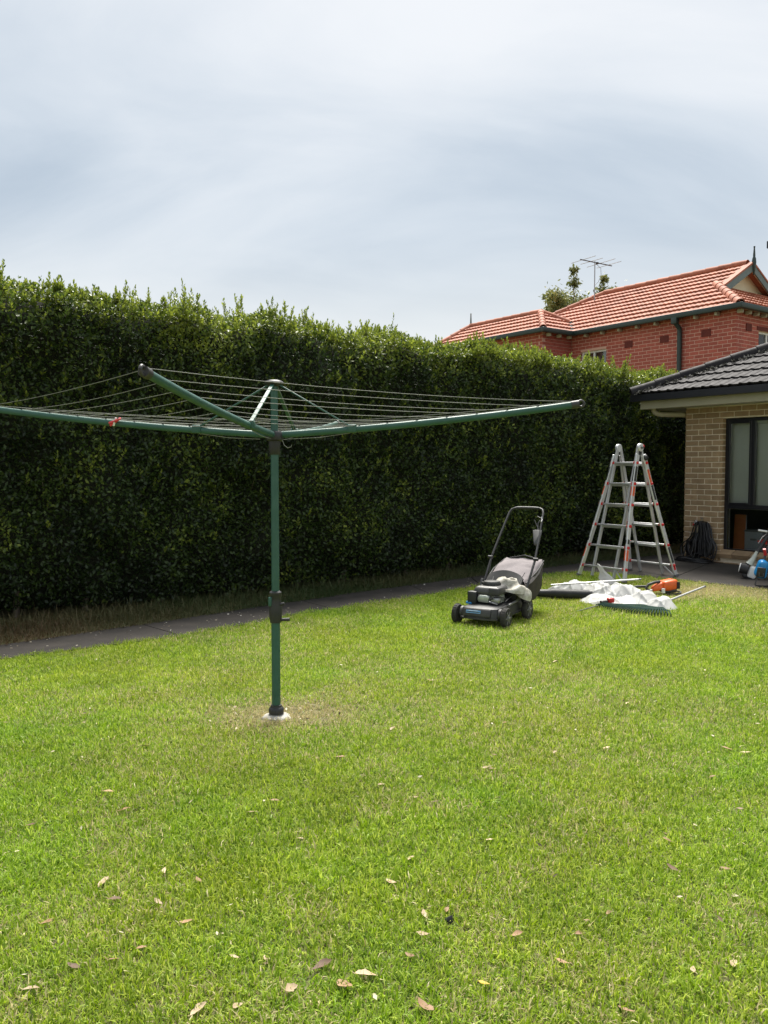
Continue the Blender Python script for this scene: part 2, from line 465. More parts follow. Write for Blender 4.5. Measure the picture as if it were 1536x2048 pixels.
def vnoise(p, seed=0):
    """smooth value noise on an (n,2) or (n,3) array, 0..1"""
    p = np.asarray(p, float)
    if p.shape[1] == 2:
        p = np.c_[p, np.zeros(len(p))]
    i = np.floor(p).astype(np.int64); f = p - i; f = f * f * (3 - 2 * f)
    def h(a, b, c):
        n = (a * 374761393 + b * 668265263 + c * 2147483647 + seed * 974711) & 0x7fffffff
        n = ((n ^ (n >> 13)) * 1274126177) & 0x7fffffff
        n = (n ^ (n >> 16)) & 0xffff
        return n / 65535.0
    r = 0
    for a in (0, 1):
        for b in (0, 1):
            for c in (0, 1):
                w = (f[:, 0] if a else 1 - f[:, 0]) * (f[:, 1] if b else 1 - f[:, 1]) * (f[:, 2] if c else 1 - f[:, 2])
                r = r + w * h(i[:, 0] + a, i[:, 1] + b, i[:, 2] + c)
    return r

def fbm(p, seed=0, oct_=3):
    p = np.asarray(p, float); s = 0; a = 0.5; tot = 0
    for o in range(oct_):
        s = s + a * vnoise(p * 2 ** o, seed + o); tot += a; a *= 0.5
    return s / tot

def unit(a):
    return a / np.maximum(np.linalg.norm(a, axis=1, keepdims=True), 1e-9)

def leaf_mesh(name, pos, dirs, nrm, length, width, m, tint, fold=0.18):
    """many leaves in one mesh: five points, four triangles each, folded on the midrib"""
    d = unit(dirs)
    n = unit(nrm - d * np.sum(nrm * d, 1, keepdims=True))
    s = np.cross(d, n)
    L = length[:, None]; W = width[:, None] * 0.5
    v = np.stack([pos, pos + d * L * 0.5 + s * W, pos + d * L * 0.52 - n * W * 2 * fold, pos + d * L * 0.5 - s * W, pos + d * L], 1)
    k = len(pos)
    base = (np.arange(k) * 5)[:, None, None]
    f = np.array([[0, 1, 2], [0, 2, 3], [2, 1, 4], [3, 2, 4]])[None] + base
    return np_mesh(name, v.reshape(-1, 3), f.reshape(-1, 3), m, np.repeat(tint, 5))

def in_poly(x, y, poly):
    c = np.zeros(len(x), bool)
    n = len(poly)
    for i in range(n):
        x0, y0 = poly[i]; x1, y1 = poly[(i + 1) % n]
        with np.errstate(divide='ignore', invalid='ignore'):
            t = ((y0 > y) != (y1 > y)) & (x < (x1 - x0) * (y - y0) / (y1 - y0 + 1e-12) + x0)
        c ^= t
    return c
# ================================================================== THE SETTING
LAWN = [(-9, -1), (-7.4, 3.6), (-5.0, 5.25), (-3.1, 6.68), (-2.0, 7.52), (-1.34, 8.22), (-0.97, 8.72), (0.2, 9.75), (1.26, 10.75),
        (1.9, 11.3), (2.4, 11.72), (2.95, 11.85), (3.9, 11.28), (4.84, 10.5), (7.4, 7.75), (9, 6), (9, -1)]
PATH_LAWN = [(-7.4, 3.6), (-5.0, 5.25), (-3.1, 6.68), (-2.0, 7.52), (-1.34, 8.22), (-0.97, 8.72), (0.2, 9.75), (1.26, 10.75)]
PATH_HEDGE = [(-7.8, 4.1), (-5.4, 5.8), (-3.38, 7.2), (-2.52, 8.08), (-1.86, 8.75), (-1.42, 9.25), (-0.15, 10.4), (1.2, 11.42)]

# ground: one sheet to the horizon, finer where the yard is
def make_ground():
    xs = np.r_[-600, -150, -40, np.arange(-14, 14.1, 0.7), 40, 150, 600]
    ys = np.r_[-600, -150, -30, np.arange(-4, 20.1, 0.7), 40, 150, 600]
    gx, gy = np.meshgrid(xs, ys)
    z = gz(gy)
    v = np.c_[gx.ravel(), gy.ravel(), z.ravel()]
    nx, ny = len(xs), len(ys)
    i = np.arange(nx - 1)[None] + (np.arange(ny - 1) * nx)[:, None]
    f = np.stack([i, i + 1, i + 1 + nx, i + nx], -1).reshape(-1, 4)
    me = np_mesh('ground', v, f, M['soil'])
    return setp(link('ground', me), kind='structure')
make_ground()

def sheet_poly(bm, pts, top, thick=0.06):
    """a slab with its own thickness following the ground"""
    a = [bm.verts.new((x, y, top)) for x, y in pts]
    b = [bm.verts.new((x, y, top - thick)) for x, y in pts]
    n = len(pts)
    bm.faces.new(a)
    for i in range(n):
        bm.faces.new((a[i], b[i], b[(i + 1) % n], a[(i + 1) % n]))
    ys = [p[1] for p in pts]
    for y in np.arange(min(ys) + 0.2, max(ys) - 0.05, 0.35):     # lines across, so that it bends with the ground
        bmesh.ops.bisect_plane(bm, geom=list(bm.verts) + list(bm.edges) + list(bm.faces), plane_co=(0, float(y), 0), plane_no=(0, 1, 0))
    for v in bm.verts:
        v.co.z += float(gz(v.co.y))

# concrete path along the hedge, cast in slabs with a joint between them
path = thing('path', None, None)
setp(path, kind='structure')
def lerp2(a, b, t): return (a[0] + (b[0] - a[0]) * t, a[1] + (b[1] - a[1]) * t)
cuts = [(0, 0.0), (1, 0.55), (3, 0.15), (5, 0.35), (6, 0.35), (7, 0.0)]     # joints, as segment index and fraction
def at_cut(line, c):
    i, t = c
    return line[i] if i == len(line) - 1 else lerp2(line[i], line[i + 1], t)
for c0, c1 in zip(cuts, cuts[1:]):
    def run(line, g):
        p = [at_cut(line, c0)]
        p += [line[i] for i in range(c0[0] + 1, c1[0] + 1) if (i, 0.0) != c1 and i < len(line) - 1]
        p.append(at_cut(line, c1))
        a, b = Vector(p[0]), Vector(p[1]); p[0] = tuple(a + (b - a).normalized() * g)
        a, b = Vector(p[-1]), Vector(p[-2]); p[-1] = tuple(a + (b - a).normalized() * g)
        return p
    mb = MB()
    sheet_poly(mb.bm, run(PATH_LAWN, 0.006) + list(reversed(run(PATH_HEDGE, 0.006))), 0.012)
    mb.build('slab', M['paving'], path, smooth=0)

paved = thing('paved_area', None, None)
setp(paved, kind='structure')
pav1 = [(1.27, 10.76), (1.9, 11.3), (2.4, 11.72), (2.95, 11.85), (3.9, 11.28), (3.93, 11.255), (6.2, 14.3), (7.4, 16.4), (6.6, 16.8), (1.21, 11.43)]
pav2 = [(3.94, 11.245), (4.84, 10.5), (7.4, 7.75), (9, 6), (11, 7.4), (6.21, 14.29)]
for pv in (pav1, pav2):
    mb = MB(); sheet_poly(mb.bm, pv, 0.012); mb.build('slab', M['paving'], paved, smooth=0)

# ------------------------------------------------------------------ grass: instanced clumps, one object
def grass_clumps():
    c = bpy.data.collections.new('grass_clumps')
    for k in range(7):
        n = 54
        r = 0.062 * np.sqrt(rng.random(n)); th = rng.random(n) * 2 * np.pi
        pos = np.c_[r * np.cos(th), r * np.sin(th), np.full(n, -0.004)]
        az = rng.random(n) * 2 * np.pi
        lean = np.clip(rng.normal(0.85, 0.38, n), 0.1, 1.45)
        L = rng.uniform(0.020, 0.044, n) * (1.15 - 0.3 * (lean / 1.45))
        hd = np.c_[np.cos(az), np.sin(az), np.zeros(n)]
        d1 = hd * np.sin(lean * 0.55)[:, None] + np.c_[np.zeros((n, 2)), np.cos(lean * 0.55)]
        d2 = hd * np.sin(np.minimum(lean * 1.35, 1.7))[:, None] + np.c_[np.zeros((n, 2)), np.cos(np.minimum(lean * 1.35, 1.7))]
        s = np.c_[-np.sin(az), np.cos(az), np.zeros(n)] + rng.normal(0, 0.35, (n, 3)); s = unit(s)
        W = (rng.uniform(0.0028, 0.0056, n))[:, None] * 0.5
        m1 = pos + d1 * (L * 0.5)[:, None]; tp = m1 + d2 * (L * 0.55)[:, None]
        v = np.stack([pos - s * W, pos + s * W, m1 + s * W * 0.9, m1 - s * W * 0.9, tp], 1).reshape(-1, 3)
        base = (np.arange(n) * 5)[:, None, None]
        f = (np.array([[0, 1, 2], [0, 2, 3], [3, 2, 4]])[None] + base).reshape(-1, 3)
        t = np.clip(rng.normal(0.48, 0.27, n), 0, 1)
        me = np_mesh('grass_clump', v, f, M['grass'], np.repeat(t, 5), {'blade': np.repeat(rng.random(n), 5)})
        o = bpy.data.objects.new('grass_clump', me)
        c.objects.link(o)
    return c

def scatter(name, pts, rot, scl, idx, coll, attrs):
    me = bpy.data.meshes.new(name)
    me.vertices.add(len(pts)); me.vertices.foreach_set('co', np.ascontiguousarray(pts, np.float32).ravel())
    def add(nm, tp, arr, key):
        a = me.attributes.new(nm, tp, 'POINT'); a.data.foreach_set(key, np.ascontiguousarray(arr).ravel())
    add('rot', 'FLOAT_VECTOR', rot.astype(np.float32), 'vector')
    add('scl', 'FLOAT', scl.astype(np.float32), 'value')
    add('idx', 'INT', idx.astype(np.int32), 'value')
    for k, v in attrs.items():
        add(k, 'FLOAT', v.astype(np.float32), 'value')
    o = link(name, me)
    ng = bpy.data.node_groups.new(name + '_nodes', 'GeometryNodeTree')
    ng.interface.new_socket('Geometry', in_out='INPUT', socket_type='NodeSocketGeometry')
    ng.interface.new_socket('Geometry', in_out='OUTPUT', socket_type='NodeSocketGeometry')
    gi = ng.nodes.new('NodeGroupInput'); go = ng.nodes.new('NodeGroupOutput')
    ip = ng.nodes.new('GeometryNodeInstanceOnPoints')
    ci = ng.nodes.new('GeometryNodeCollectionInfo')
    ci.inputs['Collection'].default_value = coll
    ci.inputs['Separate Children'].default_value = True
    ci.inputs['Reset Children'].default_value = True
    def attr(nm, tp):
        a = ng.nodes.new('GeometryNodeInputNamedAttribute'); a.data_type = tp
        a.inputs['Name'].default_value = nm
        return a.outputs['Attribute']
    mp_ = ng.nodes.new('GeometryNodeMeshToPoints')
    ng.links.new(gi.outputs[0], mp_.inputs['Mesh'])
    ng.links.new(mp_.outputs[0], ip.inputs['Points'])
    ng.links.new(ci.outputs[0], ip.inputs['Instance'])
    ip.inputs['Pick Instance'].default_value = True
    ng.links.new(attr('idx', 'INT'), ip.inputs['Instance Index'])
    e2r = ng.nodes.new('FunctionNodeEulerToRotation')
    ng.links.new(attr('rot', 'FLOAT_VECTOR'), e2r.inputs[0])
    ng.links.new(e2r.outputs[0], ip.inputs['Rotation'])
    ng.links.new(attr('scl', 'FLOAT'), ip.inputs['Scale'])
    ng.links.new(ip.outputs[0], go.inputs[0])
    md = o.modifiers.new('scatter', 'NODES'); md.node_group = ng
    return o

def make_grass():
    P = []
    def band(y0, y1, dens):
        x0, x1 = -(0.4655 * y1 + 1.3), 0.4655 * y1 + 1.3
        st = 1 / math.sqrt(dens)
        gx, gy = np.meshgrid(np.arange(x0, x1, st), np.arange(y0, y1, st)); n = gx.size
        x = gx.ravel() + rng.uniform(-.55, .55, n) * st; y = gy.ravel() + rng.uniform(-.55, .55, n) * st
        k = (np.abs(x) < 0.4655 * y + 1.3)
        P.append(np.c_[x[k], y[k]])
    band(1.7, 3.2, 560); band(3.2, 4.8, 480); band(4.8, 7.0, 380); band(7.0, 9.5, 300); band(9.5, 12.2, 260)
    p = np.concatenate(P)
    jx = (fbm(p * 6, 3, 3) - 0.5) * 0.16
    k = in_poly(p[:, 0] + jx * 0.7 + 0.02, p[:, 1] - jx * 0.7 - 0.03, LAWN)
    p = p[k]
    # bare ring round the foot of the clothesline
    dpole = np.hypot((p[:, 0] + 0.67), (p[:, 1] - 5.10))
    k = dpole > 0.045
    p, dpole = p[k], dpole[k]
    n = len(p)
    z = gz(p[:, 1])
    f1 = fbm(p * 0.9, 21, 4); f2 = fbm(p * 3.5, 5, 3)
    straw = np.clip((f1 - 0.50) * 0.8, 0, 0.12) + np.clip((f2 - 0.52) * 1.0, 0, 0.16) + 0.03
    straw += 0.95 * np.exp(-(np.hypot((p[:, 0] + 0.62) / 0.44, (p[:, 1] - 5.16) / 0.38)) ** 2 * 1.3)
    straw += 0.85 * np.exp(-(np.hypot((p[:, 0] - 4.25) / 1.15, (p[:, 1] - 10.35) / 0.75)) ** 2 * 1.2)
    straw += 0.10 * np.exp(-(np.hypot((p[:, 0] - 0.9) / 1.6, (p[:, 1] - 5.4) / 0.8)) ** 2)
    straw = np.clip(straw, 0, 0.95)
    rot = np.c_[rng.normal(0, 0.12, n), rng.normal(0, 0.12, n), rng.random(n) * 6.283]
    f3 = fbm(p * 2.0, 9, 3)
    scl = rng.uniform(0.85, 1.15, n) * (0.86 + 0.30 * f3)
    scl *= 1 - 0.45 * np.clip(straw - 0.3, 0, 0.6)
    scl *= np.where(p[:, 1] > 7, 1.12, 1.0)
    o = scatter('grass', np.c_[p, z], rot, scl, rng.integers(0, 7, n), grass_clumps(), {'straw': straw})
    setp(o, 'short mown green lawn grass with dry straw patches', 'grass', kind='stuff')
make_grass()

# ------------------------------------------------------------------ hedge
HP0 = np.array([-3.78, 8.12]); HB = np.array([0.806, 0.592]); HN = np.array([0.592, -0.806])
def hedge_world(s, n, z):
    p = HP0 + np.outer(s, HB) + np.outer(n, HN)
    return np.c_[p, z]
def hedge_base(s):
    return gz(HP0[1] + s * HB[1])
def hedge_top(s):
    q = np.c_[s * 0.9, np.zeros(len(s))]
    return hedge_base(s) + 3.16 + 0.33 * np.clip(1 - s / 10.0, 0, 1.35) + 0.30 * (fbm(q * 1.3, 41, 3) - 0.5)
def hedge_face(s, z):
    """how far the clipped face stands out at each place"""
    q = np.c_[s, z]
    b = 0.18 * (fbm(q * 0.8, 51, 2) - 0.5) + 0.34 * (fbm(q * 3.0, 52, 3) - 0.5)
    zl = z - hedge_base(s)
    b = b - 0.30 * np.clip((0.55 - zl) / 0.55, 0, 1) ** 1.5
    top = hedge_top(s)
    b = b - 0.28 * np.clip((z - top + 0.45) / 0.45, 0, 1) ** 2
    return b

def make_hedge():
    hd = thing('hedge', 'tall dense clipped green hedge along the back of the lawn', 'hedge', (0, 0, 0))
    # inner mass of twigs
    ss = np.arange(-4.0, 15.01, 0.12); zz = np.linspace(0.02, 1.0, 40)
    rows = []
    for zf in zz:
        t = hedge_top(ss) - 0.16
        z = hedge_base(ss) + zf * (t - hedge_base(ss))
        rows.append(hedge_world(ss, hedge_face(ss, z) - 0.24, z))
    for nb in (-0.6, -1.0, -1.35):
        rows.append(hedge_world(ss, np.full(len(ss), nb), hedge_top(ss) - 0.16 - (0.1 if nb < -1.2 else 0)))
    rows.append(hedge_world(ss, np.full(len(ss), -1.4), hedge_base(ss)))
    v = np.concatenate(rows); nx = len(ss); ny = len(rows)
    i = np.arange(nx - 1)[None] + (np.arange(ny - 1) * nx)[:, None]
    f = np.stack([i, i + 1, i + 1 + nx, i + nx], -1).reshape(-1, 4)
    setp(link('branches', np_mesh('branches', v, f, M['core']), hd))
    pos, dr, nr, ln, wd, tn = [], [], [], [], [], []
    def add(p, d, n, l, w, t):
        pos.append(p); dr.append(d); nr.append(n); ln.append(l); wd.append(w); tn.append(t)
    N3 = np.array([HN[0], HN[1], 0.0]); UP = np.array([0, 0, 1.0])
    # leaves of the face, denser and smaller near the camera
    for s0, s1, dens, ls in ((-3.5, -0.8, 900, 1.1), (-0.8, 3.0, 2500, 1.0), (3.0, 7.0, 2100, 1.06), (7.0, 11.8, 1700, 1.15), (11.8, 14.5, 700, 1.3)):
        n = int((s1 - s0) * 3.35 * dens)
        s = rng.uniform(s0, s1, n)
        zl = rng.random(n)
        b0, t0 = hedge_base(s), hedge_top(s)
        z = b0 + 0.10 + zl * (t0 - b0 - 0.08)
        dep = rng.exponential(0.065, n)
        fcn = hedge_face(s, z) - dep
        p = hedge_world(s, fcn, z)
        nn = N3 * 0.8 + UP * 0.55 + rng.normal(0, 0.55, (n, 3))
        dd = -UP * 0.15 + N3 * 0.25 + rng.normal(0, 0.8, (n, 3))
        l = rng.uniform(0.034, 0.064, n) * ls
        cl = fbm(np.c_[s * 2.2, z * 2.2], 61, 3)
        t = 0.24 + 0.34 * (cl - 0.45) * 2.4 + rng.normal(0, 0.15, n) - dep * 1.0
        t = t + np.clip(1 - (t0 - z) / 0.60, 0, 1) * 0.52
        new = fbm(np.c_[s * 3.7, z * 3.7], 63, 2) > 0.66
        t = t + np.where(new, 0.42, 0) * rng.random(n)
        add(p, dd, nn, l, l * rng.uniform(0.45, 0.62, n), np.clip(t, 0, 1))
    # leaves of the flat top
    n = 42000
    s = rng.uniform(-3.0, 14.0, n); nb = -rng.random(n) ** 1.3 * 1.25 + 0.02
    z = hedge_top(s) - rng.exponential(0.06, n) - 0.28 * np.clip((nb + 0.30) / 0.32, 0, 1) ** 2 * 0.7
    p = hedge_world(s, nb - 0.06, z)
    nn = UP * 1.0 + N3 * 0.2 + rng.normal(0, 0.6, (n, 3)); dd = UP * 0.4 + rng.normal(0, 0.8, (n, 3))
    l = rng.uniform(0.035, 0.062, n)
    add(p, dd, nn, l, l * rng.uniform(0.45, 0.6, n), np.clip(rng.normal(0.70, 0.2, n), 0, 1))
    # upright shoots that have grown out since the last clipping
    stem_v, stem_f = [], []
    def shoot(base, tip, k, tl, ls=1.0):
        ax = tip - base; L = np.linalg.norm(ax)
        tt = np.linspace(0.05, 1.0, k)
        bend = rng.normal(0, 0.05, 3) * L
        pp = base + np.outer(tt, ax) + np.outer(tt * (1 - tt) * 2, bend)
        ang = rng.random() * 6.28 + np.arange(k) * 2.4
        out = np.c_[np.cos(ang), np.sin(ang), np.zeros(k)]
        d = out * (0.9 - 0.5 * tt)[:, None] + UP * (0.5 + 0.6 * tt)[:, None] + rng.normal(0, 0.2, (k, 3))
        nn_ = UP * 0.8 - out * 0.5 + rng.normal(0, 0.35, (k, 3))
        l_ = rng.uniform(0.034, 0.062, k) * (1.1 - 0.30 * tt) * ls
        add(pp, d, nn_, l_, l_ * rng.uniform(0.42, 0.58, k), np.clip(rng.normal(tl, 0.16, k), 0, 1))
        b0 = len(stem_v)
        for q, rr in ((base, 0.0028), (base + ax * 0.5 + bend * 0.5, 0.002), (tip, 0.001)):
            for a in range(3):
                stem_v.append(q + np.array([math.cos(a * 2.094), math.sin(a * 2.094), 0]) * rr)
        for lv in (0, 3):
            for a in range(3):
                stem_f.append((b0 + lv + a, b0 + lv + (a + 1) % 3, b0 + lv + 3 + (a + 1) % 3, b0 + lv + 3 + a))
    tufts = []
    for i in range(270):     # they stand in tufts, tallest in the middle
        cs_, cn_ = rng.uniform(-2.5, 13.5), -rng.random() ** 1.4 * 1.0
        lead = 0.10 + rng.exponential(0.055) * (1.5 if cs_ < 4 else 1.0)
        for j in range(rng.integers(4, 10)):
            q_ = rng.normal(0, 0.075, 2)
            tufts.append((cs_ + q_[0], min(0.0, cn_ + q_[1]), lead * (1.05 - 3.2 * np.hypot(*q_)) * rng.uniform(0.6, 1.1)))
    for (s, nb, hh) in tufts:
        tz = float(hedge_top(np.array([s]))[0]) - 0.06 - (0.14 if nb > -0.15 else 0)
        b = hedge_world(np.array([s]), np.array([nb]), np.array([tz]))[0]
        lump = float(fbm(np.array([[s * 1.6, 0.0]]), 71, 2)[0])
        h = min(max(0.07, hh) + 0.35 * max(0, lump - 0.45) * (1.3 if s < 5 else 0.8), 0.40)
        tip = b + np.array([rng.normal(0, 0.22) * h, rng.normal(0, 0.22) * h, h])
        shoot(b, tip, int(8 + h * 62), 0.78)
    for i in range(900):     # short pale shoots standing out of the face
        s = rng.uniform(-1.2, 12.0); zl = rng.random() ** 0.75
        b0 = float(hedge_base(np.array([s]))[0]); t0 = float(hedge_top(np.array([s]))[0])
        z = b0 + 0.5 + zl * (t0 - b0 - 0.6)
        fc = float(hedge_face(np.array([s]), np.array([z]))[0])
        b = hedge_world(np.array([s]), np.array([fc - 0.03]), np.array([z]))[0]
        h = rng.uniform(0.06, 0.20)
        tip = b + N3 * h * rng.uniform(0.35, 0.6) + UP * h * rng.uniform(0.45, 0.95) + rng.normal(0, 0.2, 3) * h
        shoot(b, tip, int(7 + h * 50), rng.uniform(0.42, 0.78))
    me = leaf_mesh('foliage', np.concatenate(pos), np.concatenate(dr), np.concatenate(nr), np.concatenate(ln), np.concatenate(wd),
                   M['hedge_leaf'], np.concatenate(tn))
    setp(link('foliage', me, hd), kind='stuff')
    me = np_mesh('shoots', np.array(stem_v), np.array(stem_f), M['bark'])
    setp(link('shoots', me, hd), kind='stuff')
    # woody stems in the dark at the foot
    for i in range(16):
        s = -1.5 + i * 0.85 + random.uniform(-0.15, 0.15)
        b = hedge_world(np.array([s]), np.array([-0.42 + random.uniform(-.05, .05)]), hedge_base(np.array([s])))[0]
        MB().tube([b - np.array([0, 0, .05]), b + np.array([0.03, 0.01, 0.5]), b + np.array([-0.02, 0.03, 1.1])], [0.035, 0.028, 0.02], 7).build('stem', M['bark'], hd)
make_hedge()

# ------------------------------------------------------------------ long weeds and dry grass under the hedge
def make_weeds():
    n = 38000
    s = rng.uniform(-2.2, 12.0, n)
    base = hedge_world(s, np.zeros(n), hedge_base(s))
    # distance of the path edge from the hedge line at each place
    ph = np.array(PATH_HEDGE) - HP0
    ps, pn = ph @ HB, ph @ HN
    edge = np.interp(s, ps, pn)
    u = rng.random(n)
    nn = -0.30 + (edge + 0.36) * u ** 0.75
    dens = fbm(np.c_[s * 1.3, nn * 2], 81, 3)
    k = dens > 0.12 + 0.20 * rng.random(n)
    s, nn = s[k], nn[k]; n = len(s)
    b = hedge_world(s, nn, hedge_base(s)); b[:, 2] = gz(b[:, 1])
    az = rng.random(n) * 6.283
    near = np.clip((np.interp(s, ps, pn) - nn) / 0.5, 0, 1)
    L = rng.uniform(0.05, 0.20, n) * (0.42 + 0.5 * near)
    lean = rng.uniform(0.15, 1.0, n)
    hdv = np.c_[np.cos(az), np.sin(az), np.zeros(n)]
    hdv = hdv + np.array([HN[0], HN[1], 0]) * 0.35
    up = np.array([0, 0, 1.0])
    d1 = hdv * np.sin(lean * 0.5)[:, None] + up * np.cos(lean * 0.5)[:, None]
    d2 = hdv * np.sin(np.minimum(lean * 1.9, 2.1))[:, None] + up * np.cos(np.minimum(lean * 1.9, 2.1))[:, None]
    d3 = hdv * np.sin(np.minimum(lean * 2.5, 2.4))[:, None] + up * np.cos(np.minimum(lean * 2.5, 2.4))[:, None]
    sd = unit(np.cross(hdv, up) + rng.normal(0, 0.3, (n, 3)))
    W = rng.uniform(0.003, 0.006, n)[:, None] * 0.5
    m1 = b + d1 * (L * 0.45)[:, None]; m2 = m1 + d2 * (L * 0.35)[:, None]; tp = m2 + d3 * (L * 0.3)[:, None]
    v = np.stack([b - sd * W, b + sd * W, m1 + sd * W, m1 - sd * W, m2 + sd * W * .8, m2 - sd * W * .8, tp], 1).reshape(-1, 3)
    bi = (np.arange(n) * 7)[:, None, None]
    f = (np.array([[0, 1, 2], [0, 2, 3], [3, 2, 4], [3, 4, 5], [5, 4, 6]])[None] + bi).reshape(-1, 3)
    g = fbm(np.c_[s * 0.55, nn], 91, 3)
    t = np.clip(0.15 + 0.6 * np.clip((s - 0.2) / 2.5, 0, 1) + (g - 0.5) * 0.9 + rng.normal(0, 0.16, n), 0, 1)
    me = np_mesh('weeds', v, f, M['weed'], np.repeat(t, 7))
    setp(link('weeds', me), 'long straggly weeds and dry grass at the foot of the hedge', 'weeds', kind='stuff')
make_weeds()
# ================================================================== BUILDINGS
def join_specs(name, specs, m, parent):
    """many pieces as one part (for those past the limit)"""
    bm = bmesh.new()
    for me, mt in specs:
        b2 = bmesh.new(); b2.from_mesh(me); bmesh.ops.transform(b2, matrix=mt, verts=b2.verts)
        t = bpy.data.meshes.new('t'); b2.to_mesh(t); b2.free(); bm.from_mesh(t); bpy.data.meshes.remove(t)
    me = bpy.data.meshes.new(name); bm.to_mesh(me); bm.free()
    return setp(link(name, me, parent, m), kind='stuff')

_brick_cache = {}
def brick_mesh(L, H, T, m):
    key = (round(L, 3), H, T, m.name)
    if key not in _brick_cache:
        bm = bmesh.new()
        bmesh.ops.create_cube(bm, size=1.0)
        for v in bm.verts:
            v.co = Vector(((v.co.x + .5) * L, (v.co.y + .5) * T, (v.co.z + .5) * H))
        bmesh.ops.bevel(bm, geom=list(bm.edges), offset=0.004, segments=1, affect='EDGES')
        me = bpy.data.meshes.new('brick'); bm.to_mesh(me); bm.free(); me.materials.append(m)
        _brick_cache[key] = me
    return _brick_cache[key]

def brick_specs(O, ang, x0, x1, z0, rows, m, holes=(), start=0, quoin0=False, quoin1=False, jit=0.0015, T=0.10, half=0, gap=0.010):
    """stretcher bond on a face: local x along the wall (turned by ang about z), bricks going back in +y"""
    out = []
    base = Matrix.Translation(Vector(O)) @ Matrix.Rotation(ang, 4, 'Z')
    c, g, BL = 0.086, gap, 0.240
    for r in range(rows):
        z = z0 + r * c
        odd = (r + start) % 2
        a = x0 + (0.12 if (quoin0 and odd) else 0.0)
        b = x1 - (0.12 if (quoin1 and odd) else 0.0)
        edges = []
        first = a + (0.12 if ((half + odd) % 2 and not quoin0) else 0.24)
        p = a; q = first
        while p < b - 0.02:
            q2 = min(q, b)
            edges.append((p, q2 - (g if q2 < b else 0)))
            p = q; q += BL
        for (p, q) in edges:
            segs = [(p, q)]
            for (hx0, hx1, hz0, hz1) in holes:
                if z + 0.076 > hz0 and z < hz1:
                    ns = []
                    for (s, t) in segs:
                        if t <= hx0 or s >= hx1: ns.append((s, t))
                        else:
                            if s < hx0: ns.append((s, hx0))
                            if t > hx1: ns.append((hx1, t))
                    segs = ns
            for (s, t) in segs:
                if t - s < 0.025: continue
                mt = base @ Matrix.Translation((s, random.uniform(-jit, jit), z + random.uniform(-.0008, .0008))) @ Matrix.Rotation(random.uniform(-.003, .003), 4, 'X')
                out.append((brick_mesh(t - s, 0.086 - gap, T, m), mt))
    return out

def place(name, specs, parent, limit=300, key=None, stuff_mat=None):
    if key: specs = sorted(specs, key=key)
    for me, mt in specs[:limit]:
        o = link(name, me, parent); o.matrix_local = mt
    if len(specs) > limit:
        join_specs('far_' + name + 's', specs[limit:], stuff_mat, parent)

def tile_mesh(w, L, prof, lift, m, name='tile'):
    """roof tile: x across, y up the slope, z proud; prof = list of (fraction across, height)"""
    bm = bmesh.new()
    fr, bk, lo = [], [], []
    for f, h in prof:
        fr.append(bm.verts.new((f * w, 0, lift + h)))
        bk.append(bm.verts.new((f * w, L, 0.006 + h)))
        lo.append(bm.verts.new((f * w, 0.004, lift + h - max(0.026, lift * 0.8))))
    n = len(prof)
    for i in range(n - 1):
        bm.faces.new((fr[i], fr[i + 1], bk[i + 1], bk[i]))
        bm.faces.new((lo[i], lo[i + 1], fr[i + 1], fr[i]))
    bm.faces.new((fr[0], bk[0], lo[0])); bm.faces.new((fr[-1], lo[-1], bk[-1]))
    me = bpy.data.meshes.new(name); bm.to_mesh(me); bm.free(); me.materials.append(m)
    return me

def tile_specs(O, U, V, poly, w, g, me, off=0.0, w_over=1.0):
    """tiles over a convex polygon given in (u, v) on the slope; cut along its edges"""
    O, U, V = Vector(O), Vector(U).normalized(), Vector(V).normalized()
    N = U.cross(V)
    fm = Matrix((U, V, N)).transposed().to_4x4(); fm.translation = O
    us = [p[0] for p in poly]; vs_ = [p[1] for p in poly]
    ar = sum(poly[i][0] * poly[(i + 1) % len(poly)][1] - poly[(i + 1) % len(poly)][0] * poly[i][1] for i in range(len(poly)))
    P = poly if ar > 0 else list(reversed(poly))
    edges = []
    for i in range(len(P)):
        a, b = Vector(P[i]), Vector(P[(i + 1) % len(P)])
        d = (b - a).normalized()
        edges.append((a, Vector((-d.y, d.x))))       # inward normal
    out = []
    r0, r1 = int(math.floor(min(vs_) / g + 0.01)), int(math.ceil(max(vs_) / g - 0.01))
    c0, c1 = int(math.floor((min(us) - off) / w)) - 1, int(math.ceil((max(us) - off) / w)) + 1
    for r in range(r0, r1):
        for c in range(c0, c1):
            x, y = c * w + off + (0.5 * w if w_over < 0 and r % 2 else 0), r * g
            corners = [(x, y), (x + w, y), (x + w, y + g), (x, y + g)]
            state = 'in'
            cut = []
            for a, nrm in edges:
                d = [(Vector(q) - a).dot(nrm) for q in corners]
                if max(d) <= 0.02: state = 'out'; break
                if min(d) < -0.012: cut.append((a, nrm))
            if state == 'out': continue
            mt = fm @ Matrix.Translation((x, y, random.uniform(0, 0.004))) @ Matrix.Rotation(random.uniform(-.006, .006), 4, 'Z')
            if not cut:
                out.append((me, mt)); continue
            bm = bmesh.new(); bm.from_mesh(me)
            for a, nrm in cut:
                co = Vector((a.x - x, a.y - y, 0)); no = Vector((nrm.x, nrm.y, 0))
                bmesh.ops.bisect_plane(bm, geom=list(bm.verts) + list(bm.edges) + list(bm.faces), plane_co=co, plane_no=no, clear_inner=True)
            if len(bm.faces) == 0:
                bm.free(); continue
            m2 = bpy.data.meshes.new('tile'); bm.to_mesh(m2); bm.free(); m2.materials.append(me.materials[0])
            out.append((m2, mt))
    return out

